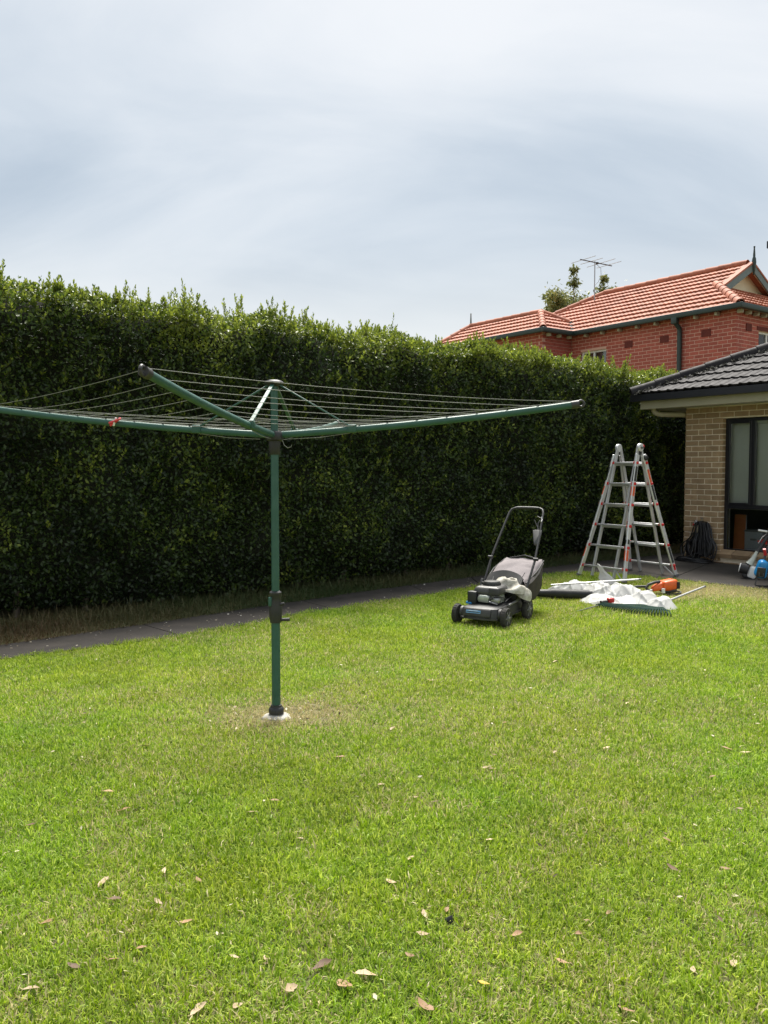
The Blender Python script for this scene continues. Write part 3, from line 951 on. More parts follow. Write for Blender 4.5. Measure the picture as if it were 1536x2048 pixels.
def cap_run(parent, p0, p1, r, m, L=0.36, name='ridge_cap'):
    """half round caps laid one over the next along a hip or ridge"""
    p0, p1 = Vector(p0), Vector(p1)
    d = p1 - p0; n = max(1, round(d.length / L)); L = d.length / n
    x = d.normalized(); y = Vector((0, 0, 1)).cross(x).normalized(); z = x.cross(y)
    bm = bmesh.new(); k = 9
    ra, rb, rc = [], [], []
    for i in range(k):
        a = math.pi * (-0.08 + 1.16 * i / (k - 1))
        ra.append(bm.verts.new((0, math.cos(a) * r * 1.10, math.sin(a) * r * 1.10)))
        rb.append(bm.verts.new((L * 1.1, math.cos(a) * r * 0.93, math.sin(a) * r * 0.93)))
        rc.append(bm.verts.new((0.002, math.cos(a) * r * 0.86, math.sin(a) * r * 0.86)))
    for i in range(k - 1):
        bm.faces.new((ra[i], rb[i], rb[i + 1], ra[i + 1])); bm.faces.new((ra[i], ra[i + 1], rc[i + 1], rc[i]))
    me = bpy.data.meshes.new(name); bm.to_mesh(me); bm.free(); me.materials.append(m)
    for p in me.polygons: p.use_smooth = True
    me.set_sharp_from_angle(angle=R(40))
    fm = Matrix((x, y, z)).transposed().to_4x4()
    for i in range(n):
        o = link(name, me, parent)
        o.matrix_local = Matrix.Translation(p0 + x * (i * L)) @ fm @ Matrix.Rotation(random.uniform(-.05, .05), 4, 'X')

# ------------------------------------------------------------------ the tan brick house on the right
def tan_house():
    h = thing('brick_house', 'tan brick house corner with charcoal tiled roof and black framed window', 'house', (4.86, 13.35, 0), YARD_ROT)
    WX0, WX1, WZ0, WZ1 = 0.65, 2.95, 0.275, 2.345
    XE = 4.6
    wall = MB()
    # the mortar body of the wall, round the window opening
    y0, t = 0.010, 0.20
    def slab(xa, xb, za, zb): wall.box(((xa + xb) / 2, y0 + t / 2, (za + zb) / 2), (xb - xa, t, zb - za))
    slab(0.007, WX0 - 0.003, 0.0, 2.62); slab(WX1 + 0.003, XE, 0.0, 2.62)
    slab(WX0 - 0.003, WX1 + 0.003, WZ1 + 0.004, 2.62); slab(WX0 - 0.003, WX1 + 0.003, 0.0, 0.20)
    wall.box((0.107, 3.3, 1.31), (0.2, 6.18, 2.62))
    w = wall.build('wall', M['tan_mortar'], h, smooth=0)
    z0 = 0.045
    sp = brick_specs((0, 0, 0), 0, 0.0, 3.6, z0, 29, M['tan_brick'], holes=[(WX0, WX1, 0.20, WZ1)], quoin0=True, start=0, gap=0.013, jit=0.003)
    # return bricks of the far side, seen end on at the corner
    for r in range(29):
        z = z0 + r * 0.086
        if r % 2:
            sp.append((brick_mesh(0.107, 0.073, 0.23, M['tan_brick']), Matrix.Translation((0.0, 0.0, z))))
    place('brick', sp, w, 300, stuff_mat=M['tan_brick'])
    # sloping brick sill
    for i in range(8):
        x = WX0 - 0.06 + i * 0.29
        o = link('sill_brick', brick_mesh(0.28, 0.076, 0.15, M['tan_brick']), w)
        o.matrix_local = Matrix.Translation((x, -0.045, 0.185)) @ Matrix.Rotation(R(24), 4, 'X')
    # window
    wf = MB()
    fy, fd = 0.085, 0.06
    def bar(xa, xb, za, zb, d=fd, yy=fy): wf.box(((xa + xb) / 2, yy + d / 2, (za + zb) / 2), (xb - xa, d, zb - za), bev=0.004, seg=1)
    bar(WX0 + .002, WX0 + 0.05, WZ0, WZ1 - .002); bar(WX1 - 0.05, WX1 - .002, WZ0, WZ1 - .002)
    bar(WX0 + 0.05, WX1 - 0.05, WZ1 - 0.05, WZ1 - .002); bar(WX0 + 0.05, WX1 - 0.05, WZ0, WZ0 + 0.055)
    win = wf.build('window', M['frame_black'], h, smooth=0)
    def part(xa, xb, za, zb, nm, d=0.065, yy=fy - 0.004):
        MB().box(((xa + xb) / 2, yy + d / 2, (za + zb) / 2), (xb - xa, d, zb - za), bev=0.004, seg=1).build(nm, M['frame_black'], win, smooth=0)
    part(WX0 + 0.05, WX1 - 0.05, 0.95, 1.015, 'transom')
    part(1.075, 1.135, 1.015, WZ1 - 0.05, 'mullion'); part(1.80, 1.86, 1.015, WZ1 - 0.05, 'mullion'); part(1.80, 1.86, WZ0 + .055, 0.95, 'mullion')
    part(2.40, 2.46, 1.015, WZ1 - 0.05, 'mullion')
    # the slimmer sash of the opening light
    for (xa, xb, za, zb) in ((0.70, 0.728, 1.015, 2.295), (1.047, 1.075, 1.015, 2.295), (0.728, 1.047, 2.262, 2.295), (0.728, 1.047, 1.015, 1.045)):
        part(xa, xb, za, zb, 'sash', d=0.04, yy=fy - 0.012)
    for (xa, xb, za, zb) in ((0.728, 1.047, 1.045, 2.262), (1.135, 1.80, 1.015, 2.295), (1.86, 2.40, 1.015, 2.295), (2.46, 2.90, 1.015, 2.295), (0.70, 1.80, 0.34, 0.95), (1.86, 2.90, 0.34, 0.95)):
        MB().box(((xa + xb) / 2, fy + 0.03, (za + zb) / 2), (xb - xa - .002, 0.005, zb - za - .002)).build('pane', M['glass'], win, smooth=0)
    # roller blinds drawn to the transom
    for (xa, xb, dy_) in ((0.66, 1.10, 0.115), (1.11, 2.9, 0.10)):
        b = MB()
        b.box(((xa + xb) / 2, fy + dy_, 1.62), (xb - xa, 0.004, 1.36))
        bl = b.build('blind', M['blind'], win, smooth=0)
        MB().cyl((xa, fy + dy_ - .022, 2.285), (xb, fy + dy_ - .022, 2.285), 0.03, n=14).build('blind_roll', M['blind'], win)
        MB().box(((xa + xb) / 2, fy + dy_ - .008, 0.955), (xb - xa - .02, 0.014, 0.028), bev=.004).build('blind_rail', M['blind'], win)
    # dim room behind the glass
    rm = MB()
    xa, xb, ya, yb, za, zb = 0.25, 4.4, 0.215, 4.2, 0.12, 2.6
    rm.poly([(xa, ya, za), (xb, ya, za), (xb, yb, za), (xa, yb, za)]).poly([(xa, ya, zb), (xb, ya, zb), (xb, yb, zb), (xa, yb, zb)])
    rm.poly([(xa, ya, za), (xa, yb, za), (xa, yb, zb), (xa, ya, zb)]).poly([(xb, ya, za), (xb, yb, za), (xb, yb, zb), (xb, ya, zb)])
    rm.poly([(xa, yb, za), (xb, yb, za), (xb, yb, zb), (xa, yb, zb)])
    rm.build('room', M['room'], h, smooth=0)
    # eaves
    E = 0.50
    MB().box((2.05, -E + 0.01, 2.605), (5.1, 0.02, 0.15)).build('fascia', M['fascia'], h, smooth=0)
    MB().box((-E + 0.01, 3.0, 2.605), (0.02, 6.98, 0.15)).build('fascia', M['fascia'], h, smooth=0)
    s = MB(); s.box((2.06, -0.237, 2.548), (5.08, 0.49, 0.008)); s.box((-0.238, 3.2, 2.5485), (0.49, 6.37, 0.008)); s.build('soffit', M['soffit'], h, smooth=0)
    gpz = [(0, 0), (0.0, 0.105), (0.012, 0.108), (0.018, 0.10), (0.105, 0.10), (0.105, 0.0)]
    def gut(length, mt, nm='gutter'):
        b = MB(); b.prism([(-p[0], p[1]) for p in gpz], 0, length, mt); b.build(nm, M['gutter'], h, smooth=0)
    # along the wall: section in (y, z), extruded along x
    MBx = Matrix(((0, 0, 1, 0), (-1, 0, 0, 0), (0, 1, 0, 0), (0, 0, 0, 1)))
    gut(5.25, Matrix.Translation((-0.625, -0.607, 2.655)) @ MBx)
    MBy = Matrix(((-1, 0, 0, 0), (0, 0, 1, 0), (0, 1, 0, 0), (0, 0, 0, 1)))
    gut(6.8, Matrix.Translation((-0.612, -0.48, 2.6545)) @ MBy)
    # roof
    sl = 0.46; cs = 1 / math.sqrt(1 + sl * sl); KE = 0.585; ZE = 2.765
    K = 2.7
    deck = MB()
    d0 = ZE - 0.035
    A_ = (-KE, -KE, d0); B_ = (XE, -KE, d0); C_ = (XE, -KE + K, d0 + sl * K); D_ = (-KE + K, -KE + K, d0 + sl * K)
    E_ = (-KE, 6.3, d0); F_ = (-KE + K, 6.3, d0 + sl * K); G_ = (XE, 6.3, d0 + sl * K)
    deck.poly([A_, B_, C_, D_]).poly([A_, D_, F_, E_]).poly([D_, C_, G_, F_])
    roof = deck.build('roof', M['dark_tile'], h, smooth=0)
    prof = [(0, 0.0), (0.05, 0.011), (0.11, 0.015), (0.17, 0.011), (0.24, 0.002), (0.44, 0.0), (0.50, 0.009), (0.56, 0.013), (0.63, 0.009), (0.70, 0.001), (1.0, 0.0)]
    tm = tile_mesh(0.30, 0.36, prof, 0.034, M['dark_tile'])
    for p in tm.polygons: p.use_smooth = False
    vl = K / cs
    sp = tile_specs((-KE, -KE, ZE), (1, 0, 0), (0, cs, sl * cs), [(0.0, 0), (XE + KE, 0), (XE + KE, vl), (K, vl)], 0.30, 0.318, tm, off=0.03)
    sp = [q for q in sp if q[1].translation.x < 3.9]
    place('tile', sp, roof, 300, stuff_mat=M['dark_tile'])
    sp = tile_specs((-KE, 6.3, ZE), (0, -1, 0), (cs, 0, sl * cs), [(0.0, 0), (6.3 + KE, 0), (6.3 + KE - K, vl), (0, vl)], 0.30, 0.318, tm, off=0.03)
    join_specs('far_tiles', sp, M['dark_tile'], roof)
    cap_run(roof, (-KE - 0.02, -KE - 0.02, ZE + 0.03), (-KE + K, -KE + K, ZE + 0.045 + sl * K), 0.085, M['dark_tile'], L=0.40)
    # lumps of leaf litter and old bedding caught along the hip
    n = 700
    kk = rng.uniform(0.0, 2.2, n); sd = rng.choice([-1, 1], n, p=[0.2, 0.8]) * rng.uniform(0.085, 0.20, n)
    px_, py_ = -KE + kk + sd * 0.7, -KE + kk - sd * 0.7
    pz_ = ZE + 0.052 + sl * np.minimum(px_, py_) + sl * KE
    q = np.c_[px_, py_, pz_]
    l = rng.uniform(0.025, 0.065, n)
    me = leaf_mesh('leaf_litter', q, rng.normal(0, 1, (n, 3)) * [1, 1, .5], rng.normal(0, .5, (n, 3)) + [0, 0, 1], l, l * .6, M['litter'], rng.random(n))
    setp(link('leaf_litter', me, h), kind='stuff')
    # stormwater pipe from the gutter back to the wall
    MB().tube([(-0.36, -0.34, 2.57), (-0.36, -0.34, 2.51), (-0.345, -0.325, 2.475), (-0.31, -0.29, 2.452), (-0.26, -0.24, 2.445), (-0.05, -0.02, 2.44), (-0.05, 0.30, 2.42)], 0.042, 14).build('downpipe', M['fascia'], h)
    # the upper storey, set back: its gutter corner just enters the picture
    up = MB(); up.box((3.4, 3.7, 4.0), (5.0, 3.0, 2.4)); up.build('upper_wall', M['tan_brick'], h, smooth=0)
    g2 = MB()
    g2.prism([(-p[0] * 1.1, p[1] * 1.1) for p in gpz], 0, 5.5, Matrix.Translation((0.40, 1.60, 5.245)) @ MBx)
    g2.build('upper_gutter', M['gutter'], h, smooth=0)
    g2 = MB(); g2.prism([(-p[0] * 1.1, p[1] * 1.1) for p in gpz], 0, 3.5, Matrix.Translation((0.408, 1.73, 5.2445)) @ MBy)
    g2.build('upper_gutter', M['gutter'], h, smooth=0)
    rf = MB(); rf.hull([(0.42, 1.62, 5.36), (6, 1.62, 5.36), (6, 5.2, 5.36), (0.42, 5.2, 5.36), (2.0, 3.3, 6.1), (6, 3.3, 6.1)]); rf.build('upper_roof', M['dark_tile'], h, smooth=0)

M['litter'] = leaf_mat('roof_litter', (0.02, 0.02, 0.02), (0.07, 0.07, 0.063), (0.30, 0.29, 0.26), rough=0.9, trans=0.05)
tan_house()

# ------------------------------------------------------------------ the red brick neighbour
def red_house():
    h = thing('red_brick_house', 'two storey red brick house with terracotta tiled roof behind the hedge', 'house', (7.9, 18.7, 0), YARD_ROT)
    ZE, SL = 5.19, 0.577; cs = 1 / math.sqrt(1 + SL * SL); OV = 0.20
    HALF = 2.47 + OV                      # eave to ridge in plan
    ZR = ZE + SL * HALF
    # ---- walls: mortar bodies round the two windows
    w1 = (-4.45, -3.60, 3.30, 4.70)       # on the long wall (x range)
    w2 = (0.95, 2.25, 3.35, 4.77)         # on the end wall (y range)
    wl_ = MB(); t = 0.2
    def sx(xa, xb, za, zb): wl_.box(((xa + xb) / 2, 0.006 + t / 2, (za + zb) / 2), (xb - xa, t, zb - za))
    def sy(ya, yb, za, zb): wl_.box((-0.006 - t / 2, (ya + yb) / 2, (za + zb) / 2), (t, yb - ya, zb - za))
    ZT = 5.20
    sx(-4.76, w1[0], 0, ZT); sx(w1[1], -0.006, 0, ZT); sx(w1[0], w1[1], 0, w1[2]); sx(w1[0], w1[1], w1[3], ZT)
    sy(0.206, w2[0], 0, ZT); sy(w2[1], 4.94, 0, ZT); sy(w2[0], w2[1], 0, w2[2]); sy(w2[0], w2[1], w2[3], ZT)
    wl_.box((-4.87, -0.35, ZT / 2), (0.2 - .012, 1.14 + .42, ZT))            # wing end wall
    wl_.box((-6.86, -1.04, ZT / 2), (3.80, 0.188, ZT))                           # wing long wall
    wl_.box((-4.2, 4.84, ZT / 2), (8.0, 0.19, ZT))
    wl_.box((-8.1, 2.4, ZT / 2), (0.19, 4.9, ZT))
    w = wl_.build('wall', M['red_mortar'], h, smooth=0)
    zb0 = 3.56; rows = 19
    sp = brick_specs((0, 0, 0), 0, -4.756, 0.0, zb0, rows, M['red_brick'], holes=[w1], quoin1=True, gap=0.014)
    # end wall: runs along +y, outer face towards +x  -> turn the run by 90 degrees
    sp += brick_specs((0, 0, 0), math.pi / 2, 0.0, 3.4, zb0, rows, M['red_brick'], holes=[w2], quoin0=True, start=1, gap=0.014)
    sp = sorted(sp, key=lambda q: -(q[1].translation.z) * 1.4 - q[1].translation.x * 0.35 + q[1].translation.y * 0.3)
    # the wing's end wall, further back
    far = brick_specs((-4.76, -1.14, 0), math.pi / 2, 0.0, 1.14, zb0, rows, M['red_brick'], quoin0=True, start=1, gap=0.014)
    far += brick_specs((0, -1.14, 0), 0, -7.9, -4.76, zb0, rows, M['red_brick'], quoin1=True, gap=0.014)
    place('brick', sp + far, w, 300, stuff_mat=M['red_brick'])
    # air vents, a brick and a half square, dark terracotta
    for x, z in ((-2.90, 4.72), (-1.86, 4.72), (-0.74, 4.72)):
        MB().box((x, -0.003, z), (0.235, 0.03, 0.165), bev=0.004, seg=1).build('air_vent', M['dark_brick'], h, smooth=0)
    MB().box((0.003, 0.52, 4.80), (0.03, 0.23, 0.165), bev=0.004, seg=1).build('air_vent', M['dark_brick'], h, smooth=0)
    MB().box((0.002, 1.62, 4.82), (0.024, 1.5, 0.09), bev=0.004, seg=1).build('lintel', M['dark_brick'], h, smooth=0)
    # windows
    def window(axis, a0, a1, z0, z1, mull):
        f = MB(); d = 0.05; rec = 0.07
        def b(p0, p1, q0, q1):
            if axis == 'x': f.box(((p0 + p1) / 2, rec + d / 2, (q0 + q1) / 2), (p1 - p0, d, q1 - q0))
            else: f.box((-rec - d / 2, (p0 + p1) / 2, (q0 + q1) / 2), (d, p1 - p0, q1 - q0))
        b(a0, a0 + .05, z0, z1); b(a1 - .05, a1, z0, z1); b(a0 + .05, a1 - .05, z1 - .05, z1); b(a0 + .05, a1 - .05, z0, z0 + .05)
        for m_ in mull: b(m_ - .025, m_ + .025, z0 + .05, z1 - .05)
        win = f.build('window', M['white'], h, smooth=0)
        edges = [a0 + .05] + [v for m_ in mull for v in (m_ - .025, m_ + .025)] + [a1 - .05]
        for e0, e1 in zip(edges[::2], edges[1::2]):
            g = MB()
            if axis == 'x': g.box(((e0 + e1) / 2, rec + .03, (z0 + z1) / 2), (e1 - e0, .006, z1 - z0 - .1))
            else: g.box((-rec - .03, (e0 + e1) / 2, (z0 + z1) / 2), (.006, e1 - e0, z1 - z0 - .1))
            g.build('pane', M['glass'], win, smooth=0)
        # curtain and darkness behind
        c = MB()
        if axis == 'x': c.box(((a0 + a1) / 2, 0.22, (z0 + z1) / 2), (a1 - a0, .01, z1 - z0))
        else: c.box((-0.235, (a0 + a1) / 2, (z0 + z1) / 2), (.01, a1 - a0, z1 - z0))
        c.build('backing', M['room'], win, smooth=0)
        return win
    window('x', *w1, (-4.05,))
    wn2 = window('y', *w2, (1.42,))
    MB().box((-0.19, 1.85, 4.0), (0.02, 0.7, 1.3)).build('curtain', M['white'], wn2, smooth=0)
    # ---- roof decks under the tiles
    XR = OV; KG = 1.56
    dz = -0.05
    def P(x, y, z): return (x, y, z + dz)
    deck = MB()
    xl = -5.65 - HALF
    deck.poly([P(xl, -OV, ZE), P(XR, -OV, ZE), P(XR - KG, -OV + KG, ZE + SL * KG), P(-1.2, -OV + KG, ZE + SL * KG), P(-1.2, 2.47, ZR), P(-5.65, 2.47, ZR)])
    deck.poly([P(xl, 4.94 + OV, ZE), P(XR, 4.94 + OV, ZE), P(XR - KG, 4.94 + OV - KG, ZE + SL * KG), P(-1.2, 4.94 + OV - KG, ZE + SL * KG), P(-1.2, 2.47, ZR), P(-5.65, 2.47, ZR)])
    deck.poly([P(XR, -OV, ZE), P(XR, 4.94 + OV, ZE), P(XR - KG, 4.94 + OV - KG, ZE + SL * KG), P(XR - KG, -OV + KG, ZE + SL * KG)])
    deck.poly([P(xl, -OV, ZE), P(xl, 4.94 + OV, ZE), P(-5.65, 2.47, ZR)])
    KW = 1.30; wy0 = -1.14 - OV; wx0 = -4.76 + OV; ZW = ZE + SL * KW; ry = wy0 + KW; rx0 = wx0 - KW; rx1 = rx0 - 2.9
    GE = 0.28
    deck.poly([P(rx1 - GE, wy0, ZE), P(wx0, wy0, ZE), P(rx0, ry, ZW), P(rx1, ry, ZW)])
    deck.poly([P(wx0, wy0, ZE), P(wx0, wy0 + 2 * KW, ZE), P(rx0, ry, ZW)])
    deck.poly([P(rx1 - GE, wy0 + 2 * KW, ZE), P(wx0, wy0 + 2 * KW, ZE), P(rx0, ry, ZW), P(rx1, ry, ZW)])
    deck.poly([P(rx1 - GE, wy0, ZE), P(rx1 - GE, wy0 + 2 * KW, ZE), P(rx1, ry, ZW)])
    roof = deck.build('roof', M['red_tile'], h, smooth=0)
    prof = [(0, 0.0), (0.08, 0.010), (0.2, 0.014), (0.32, 0.010), (0.40, 0.0), (0.55, 0.0), (0.63, 0.009), (0.75, 0.012), (0.87, 0.008), (1.0, 0.0)]
    GA = 0.30
    tm = tile_mesh(0.25, 0.34, prof, 0.058, M['red_tile'])
    V1 = KG / cs; VT = HALF / cs
    sp = tile_specs((xl, -OV, ZE), (1, 0, 0), (0, cs, SL * cs), [(0, 0), (XR - xl, 0), (XR - KG - xl, V1), (KG, V1)], 0.25, GA, tm)
    sp += tile_specs((xl, -OV, ZE), (1, 0, 0), (0, cs, SL * cs), [(KG, V1), (-1.2 - xl, V1), (-1.2 - xl, VT), (HALF, VT)], 0.25, GA, tm)
    sk = tile_specs((XR, -OV, ZE), (0, 1, 0), (-cs, 0, SL * cs), [(0, 0), (4.94 + 2 * OV, 0), (4.94 + 2 * OV - KG, V1), (KG, V1)], 0.25, GA, tm)
    sk = [q for q in sk if q[1].translation.y < 3.6]
    VW = KW / cs
    wg = tile_specs((rx1 - GE, wy0, ZE), (1, 0, 0), (0, cs, SL * cs), [(0, 0), (wx0 - rx1 + GE, 0), (rx0 - rx1 + GE, VW), (GE, VW)], 0.25, GA, tm)
    wh = tile_specs((wx0, wy0, ZE), (0, 1, 0), (-cs, 0, SL * cs), [(0, 0), (2 * KW, 0), (KW, VW)], 0.25, GA, tm)
    vis = [q for q in sp if q[1].translation.x > -6.9]
    hid = [q for q in sp if q[1].translation.x <= -6.9]
    allt = sorted(vis + sk + wh + wg, key=lambda q: -q[1].translation.x)
    place('tile', allt + hid, roof, 300, stuff_mat=M['red_tile'])
    zc = 0.03
    cap_run(roof, (XR + 0.02, -OV - 0.02, ZE + zc), (XR - KG, -OV + KG, ZE + SL * KG + zc), 0.10, M['red_tile'])
    cap_run(roof, (XR - KG, 4.94 + OV - KG, ZE + SL * KG + zc), (XR + .02, 4.94 + OV, ZE + zc), 0.10, M['red_tile'])
    cap_run(roof, (-5.65, 2.47, ZR + zc), (-1.22, 2.47, ZR + zc), 0.10, M['red_tile'])
    cap_run(roof, (-5.65 - 1.25, 2.47 - 1.25, ZR - SL * 1.25 + zc), (-5.65, 2.47, ZR + zc), 0.10, M['red_tile'])
    cap_run(roof, (wx0 + .02, wy0 - .02, ZE + zc), (rx0, ry, ZW + zc), 0.09, M['red_tile'])
    cap_run(roof, (wx0 - 0.75, ry + KW - 0.75, ZE + SL * 0.75 + zc), (rx0, ry, ZW + zc), 0.09, M['red_tile'])
    cap_run(roof, (rx1, ry, ZW + zc), (rx0, ry, ZW + zc), 0.09, M['red_tile'])
    cap_run(roof, (rx1 - GE, wy0, ZE + zc), (rx1, ry, ZW + zc), 0.09, M['red_tile'])
    # lead valley between the two roofs
    v = MB(); a = Vector((wx0, -OV, ZE + 0.055)); b = Vector((wx0 - 0.74, -OV + 0.74, ZE + SL * 0.74 + 0.055)); s_ = Vector((0.035, 0.035, 0.0))
    v.poly([a - s_, a + s_, b + s_, b - s_]); v.build('valley', M['lead'], roof, smooth=0)
    # ---- gablet over the end
    gx = XR - KG; gh = HALF - KG; gz0 = ZE + SL * KG
    gb = MB(); gb.poly([(gx + 0.02, 2.47 - gh, gz0), (gx + 0.02, 2.47 + gh, gz0), (gx + 0.02, 2.47, ZR - 0.02)])
    gb.build('gable', M['cream'], h, smooth=0)
    # raking eaves: tile verge, barge board and cream lining below
    for sgn in (-1, 1):
        yb, yt = 2.47 + sgn * (gh + 0.16), 2.47
        zb_, zt_ = gz0 - SL * 0.16, ZR
        b = MB(); x0_, x1_ = gx + 0.03, -1.2 + 0.13
        bx = []
        for (x_, dzz) in ((x1_, 0.01), (x1_ + 0.03, 0.01), (x1_ + 0.03, -0.19), (x1_, -0.19)):
            bx.append([(x_, yb, zb_ + dzz), (x_, yt, zt_ + dzz)])
        for i in range(4):
            j = (i + 1) % 4
            b.poly([bx[i][0], bx[j][0], bx[j][1], bx[i][1]])
        b.poly([q[0] for q in bx]).poly([q[1] for q in bx])
        b.build('barge_board', M['green_grey'], h, smooth=0)
        s = MB(); s.poly([(x0_, yb, zb_ - 0.04), (x1_, yb, zb_ - 0.04), (x1_, yt, zt_ - 0.04), (x0_, yt, zt_ - 0.04)])
        s.build('gable_soffit', M['cream'], h, smooth=0)
        s = MB(); s.hull([(-1.25, yb, zb_ + 0.0), (x1_ + 0.045, yb, zb_ + 0.0), (x1_ + 0.045, yt, zt_ + 0.0), (-1.25, yt, zt_), (-1.25, yb, zb_ + 0.05), (x1_ + 0.045, yb, zb_ + 0.05), (x1_ + 0.045, yt, zt_ + 0.05), (-1.25, yt, zt_ + 0.05)])
        s.build('verge', M['red_tile'], h, smooth=0)
    fx = -1.2 + 0.175
    MB().lathe([(0.0, -0.32), (0.018, -0.30), (0.045, -0.1), (0.055, 0.0), (0.045, 0.10), (0.028, 0.14), (0.03, 0.17), (0.016, 0.36), (0.022, 0.37), (0.022, 0.40), (0.001, 0.405)], (fx, 2.47, ZR + 0.02), n=10).build('finial', M['dark_green'], h)
    MB().lathe([(0.04, -0.05), (0.05, 0.02), (0.03, 0.06), (0.016, 0.34), (0.024, 0.36), (0.001, 0.39)], (rx1, ry, ZW + 0.06), n=10).build('finial', M['green_grey'], h)
    # ---- gutters, brackets, downpipe
    g = MB(); g.box((-2.13, -OV - 0.055, ZE - 0.01), (4.86, 0.11, 0.12), bev=.02); g.build('gutter', M['dark_green'], h)
    g = MB(); g.box((XR + 0.057, 2.5, ZE - 0.0105), (0.11, 5.6, 0.12), bev=.02); g.build('gutter', M['dark_green'], h)
    g = MB(); g.box((wx0 + 0.055, wy0 + 0.54, ZE - 0.0105), (0.11, 1.3, 0.12), bev=.02); g.build('gutter', M['dark_green'], h)
    g = MB(); g.box((-6.80, wy0 - 0.057, ZE - 0.01), (4.50, 0.11, 0.12), bev=.02); g.build('gutter', M['dark_green'], h)
    e_ = MB(); e_.box((-2.2, -OV / 2 - .01, ZE + 0.012), (4.7, OV + .02, 0.012)); e_.box((OV / 2 + .01, 2.4, ZE + 0.0125), (OV + .02, 5.0, 0.012)); e_.build('soffit', M['dark_green'], h, smooth=0)
    bm_ = MB(); bm_.box((0, 0, 0), (0.07, 0.14, 0.085), bev=.012, seg=1)
    br = bm_.build('eave_bracket', M['soffit'], h)
    br.location = (-4.2, -0.085, ZE - 0.085)
    spots = [(-3.66 + 0.54 * i, -0.085, 0) for i in range(7)] + [(0.085, 0.02 + 0.33 * i, math.pi / 2) for i in range(9)] + [(-4.76 + .085, -1.0 + 0.4 * i, math.pi / 2) for i in range(3)]
    for x, y, rz in spots:
        o = br.copy(); col.objects.link(o); o.parent = h; o.location = (x, y, ZE - 0.085); o.rotation_euler = (0, 0, rz)
    MB().tube([(-1.40, -OV - 0.05, ZE - 0.03), (-1.40, -OV - 0.05, ZE - 0.16), (-1.40, -0.075, ZE - 0.28), (-1.40, -0.06, ZE - 0.4), (-1.40, -0.06, 0.1)], 0.055, 12).build('downpipe', M['dark_green'], h)

    MB().box((-1.40, -OV - 0.05, ZE - 0.12), (0.15, 0.13, 0.16), bev=.02).build('rain_head', M['dark_green'], h)
red_house()

# ------------------------------------------------------------------ television antenna on the red roof
def antenna():
    base = Vector((6.15, 24.4, 6.45))
    a = thing('antenna', 'thin grey television antenna on the red tiled roof', 'antenna', base, R(20))
    MB().cyl((0, 0, -0.1), (0, 0, 1.18), 0.016, n=8).build('mast', M['steel'], a)
    MB().tube([(-0.50, 0, 1.19), (0.60, 0.02, 1.10)], 0.015, 6).build('boom', M['dark_grey'], a)
    for x, l in ((-0.40, 0.62), (-0.12, 0.55), (0.20, 0.7), (0.48, 0.6)):
        z = 1.19 - (x + 0.5) * 0.082
        MB().tube([(x, -l, z - 0.03), (x, l, z + 0.05)], 0.009, 5).build('element', M['steel'], a)
    MB().tube([(0.05, 0, 1.10), (0.22, 0.02, 1.0), (0.24, 0.03, 0.8), (0.14, 0.02, 0.6), (0.02, 0, 0.5)], 0.006, 5).build('cable', M['black'], a)
    MB().box((0.08, 0, 1.13), (0.07, 0.05, 0.06), bev=.008).build('junction_box', M['dark_grey'], a)
antenna()

# ------------------------------------------------------------------ tree behind the red roof
def far_tree():
    b = Vector((7.0, 30.5, -0.35))
    t = thing('tree', 'small leafy tree showing above the red tiled roof', 'tree', b)
    tr = MB()
    tr.tube([(0, 0, -0.1), (0.05, 0, 2.5), (0.0, 0.1, 5.0), (0.05, 0.1, 6.4)], [0.2, 0.16, 0.12, 0.08], 9)
    ends = []
    r2 = random.Random(5)
    for i in range(30):
        a = r2.uniform(0, 6.28); z0 = r2.uniform(5.2, 6.8); L = r2.uniform(0.7, 1.4)
        p1 = Vector((0.03, 0.1, z0)); p2 = p1 + Vector((math.cos(a) * L * 0.75, math.sin(a) * L * 0.75, L * 0.72)); p3 = p2 + Vector((math.cos(a) * L * 0.25, math.sin(a) * L * 0.25, L * 0.6))
        tr.tube([p1, p2, p3], [0.05, 0.03, 0.012], 6)
        ends += [(p2, 0.42), (p3, 0.36), ((p2 + p3) / 2, 0.36), (p2 * 0.5 + p1 * 0.5, 0.4)]
    # two thin twigs that stand clear of the crown
    for (x, z) in ((-0.05, 9.25), (-0.95, 8.3), (1.05, 8.95)):
        tr.tube([(x * 0.4, 0.1, 6.6), (x * 0.8, 0.1, z - 0.7), (x, 0.1, z)], [0.03, 0.015, 0.008], 5); ends.append((Vector((x, 0.1, z - 0.05)), 0.13)); ends.append((Vector((x * .95, 0.1, z - 0.5)), 0.2))
    tr.build('trunk', M['bark'], t)
    P_, D_, N_, L_, T_ = [], [], [], [], []
    for c, r_ in ends:
        n = int(900 * r_)
        q = np.array(c) + rng.normal(0, r_ * 0.5, (n, 3))
        P_.append(q); D_.append(rng.normal(0, 1, (n, 3)) + [0, 0, -0.5]); N_.append(rng.normal(0, .6, (n, 3)) + [0, -0.2, 0.8])
        L_.append(rng.uniform(0.10, 0.19, n)); T_.append(np.clip(rng.normal(0.5, 0.25, n), 0, 1))
    l = np.concatenate(L_)
    me = leaf_mesh('crown', np.concatenate(P_), np.concatenate(D_), np.concatenate(N_), l, l * 0.5, M['tree_leaf'], np.concatenate(T_))
    setp(link('crown', me, t), kind='stuff')
far_tree()
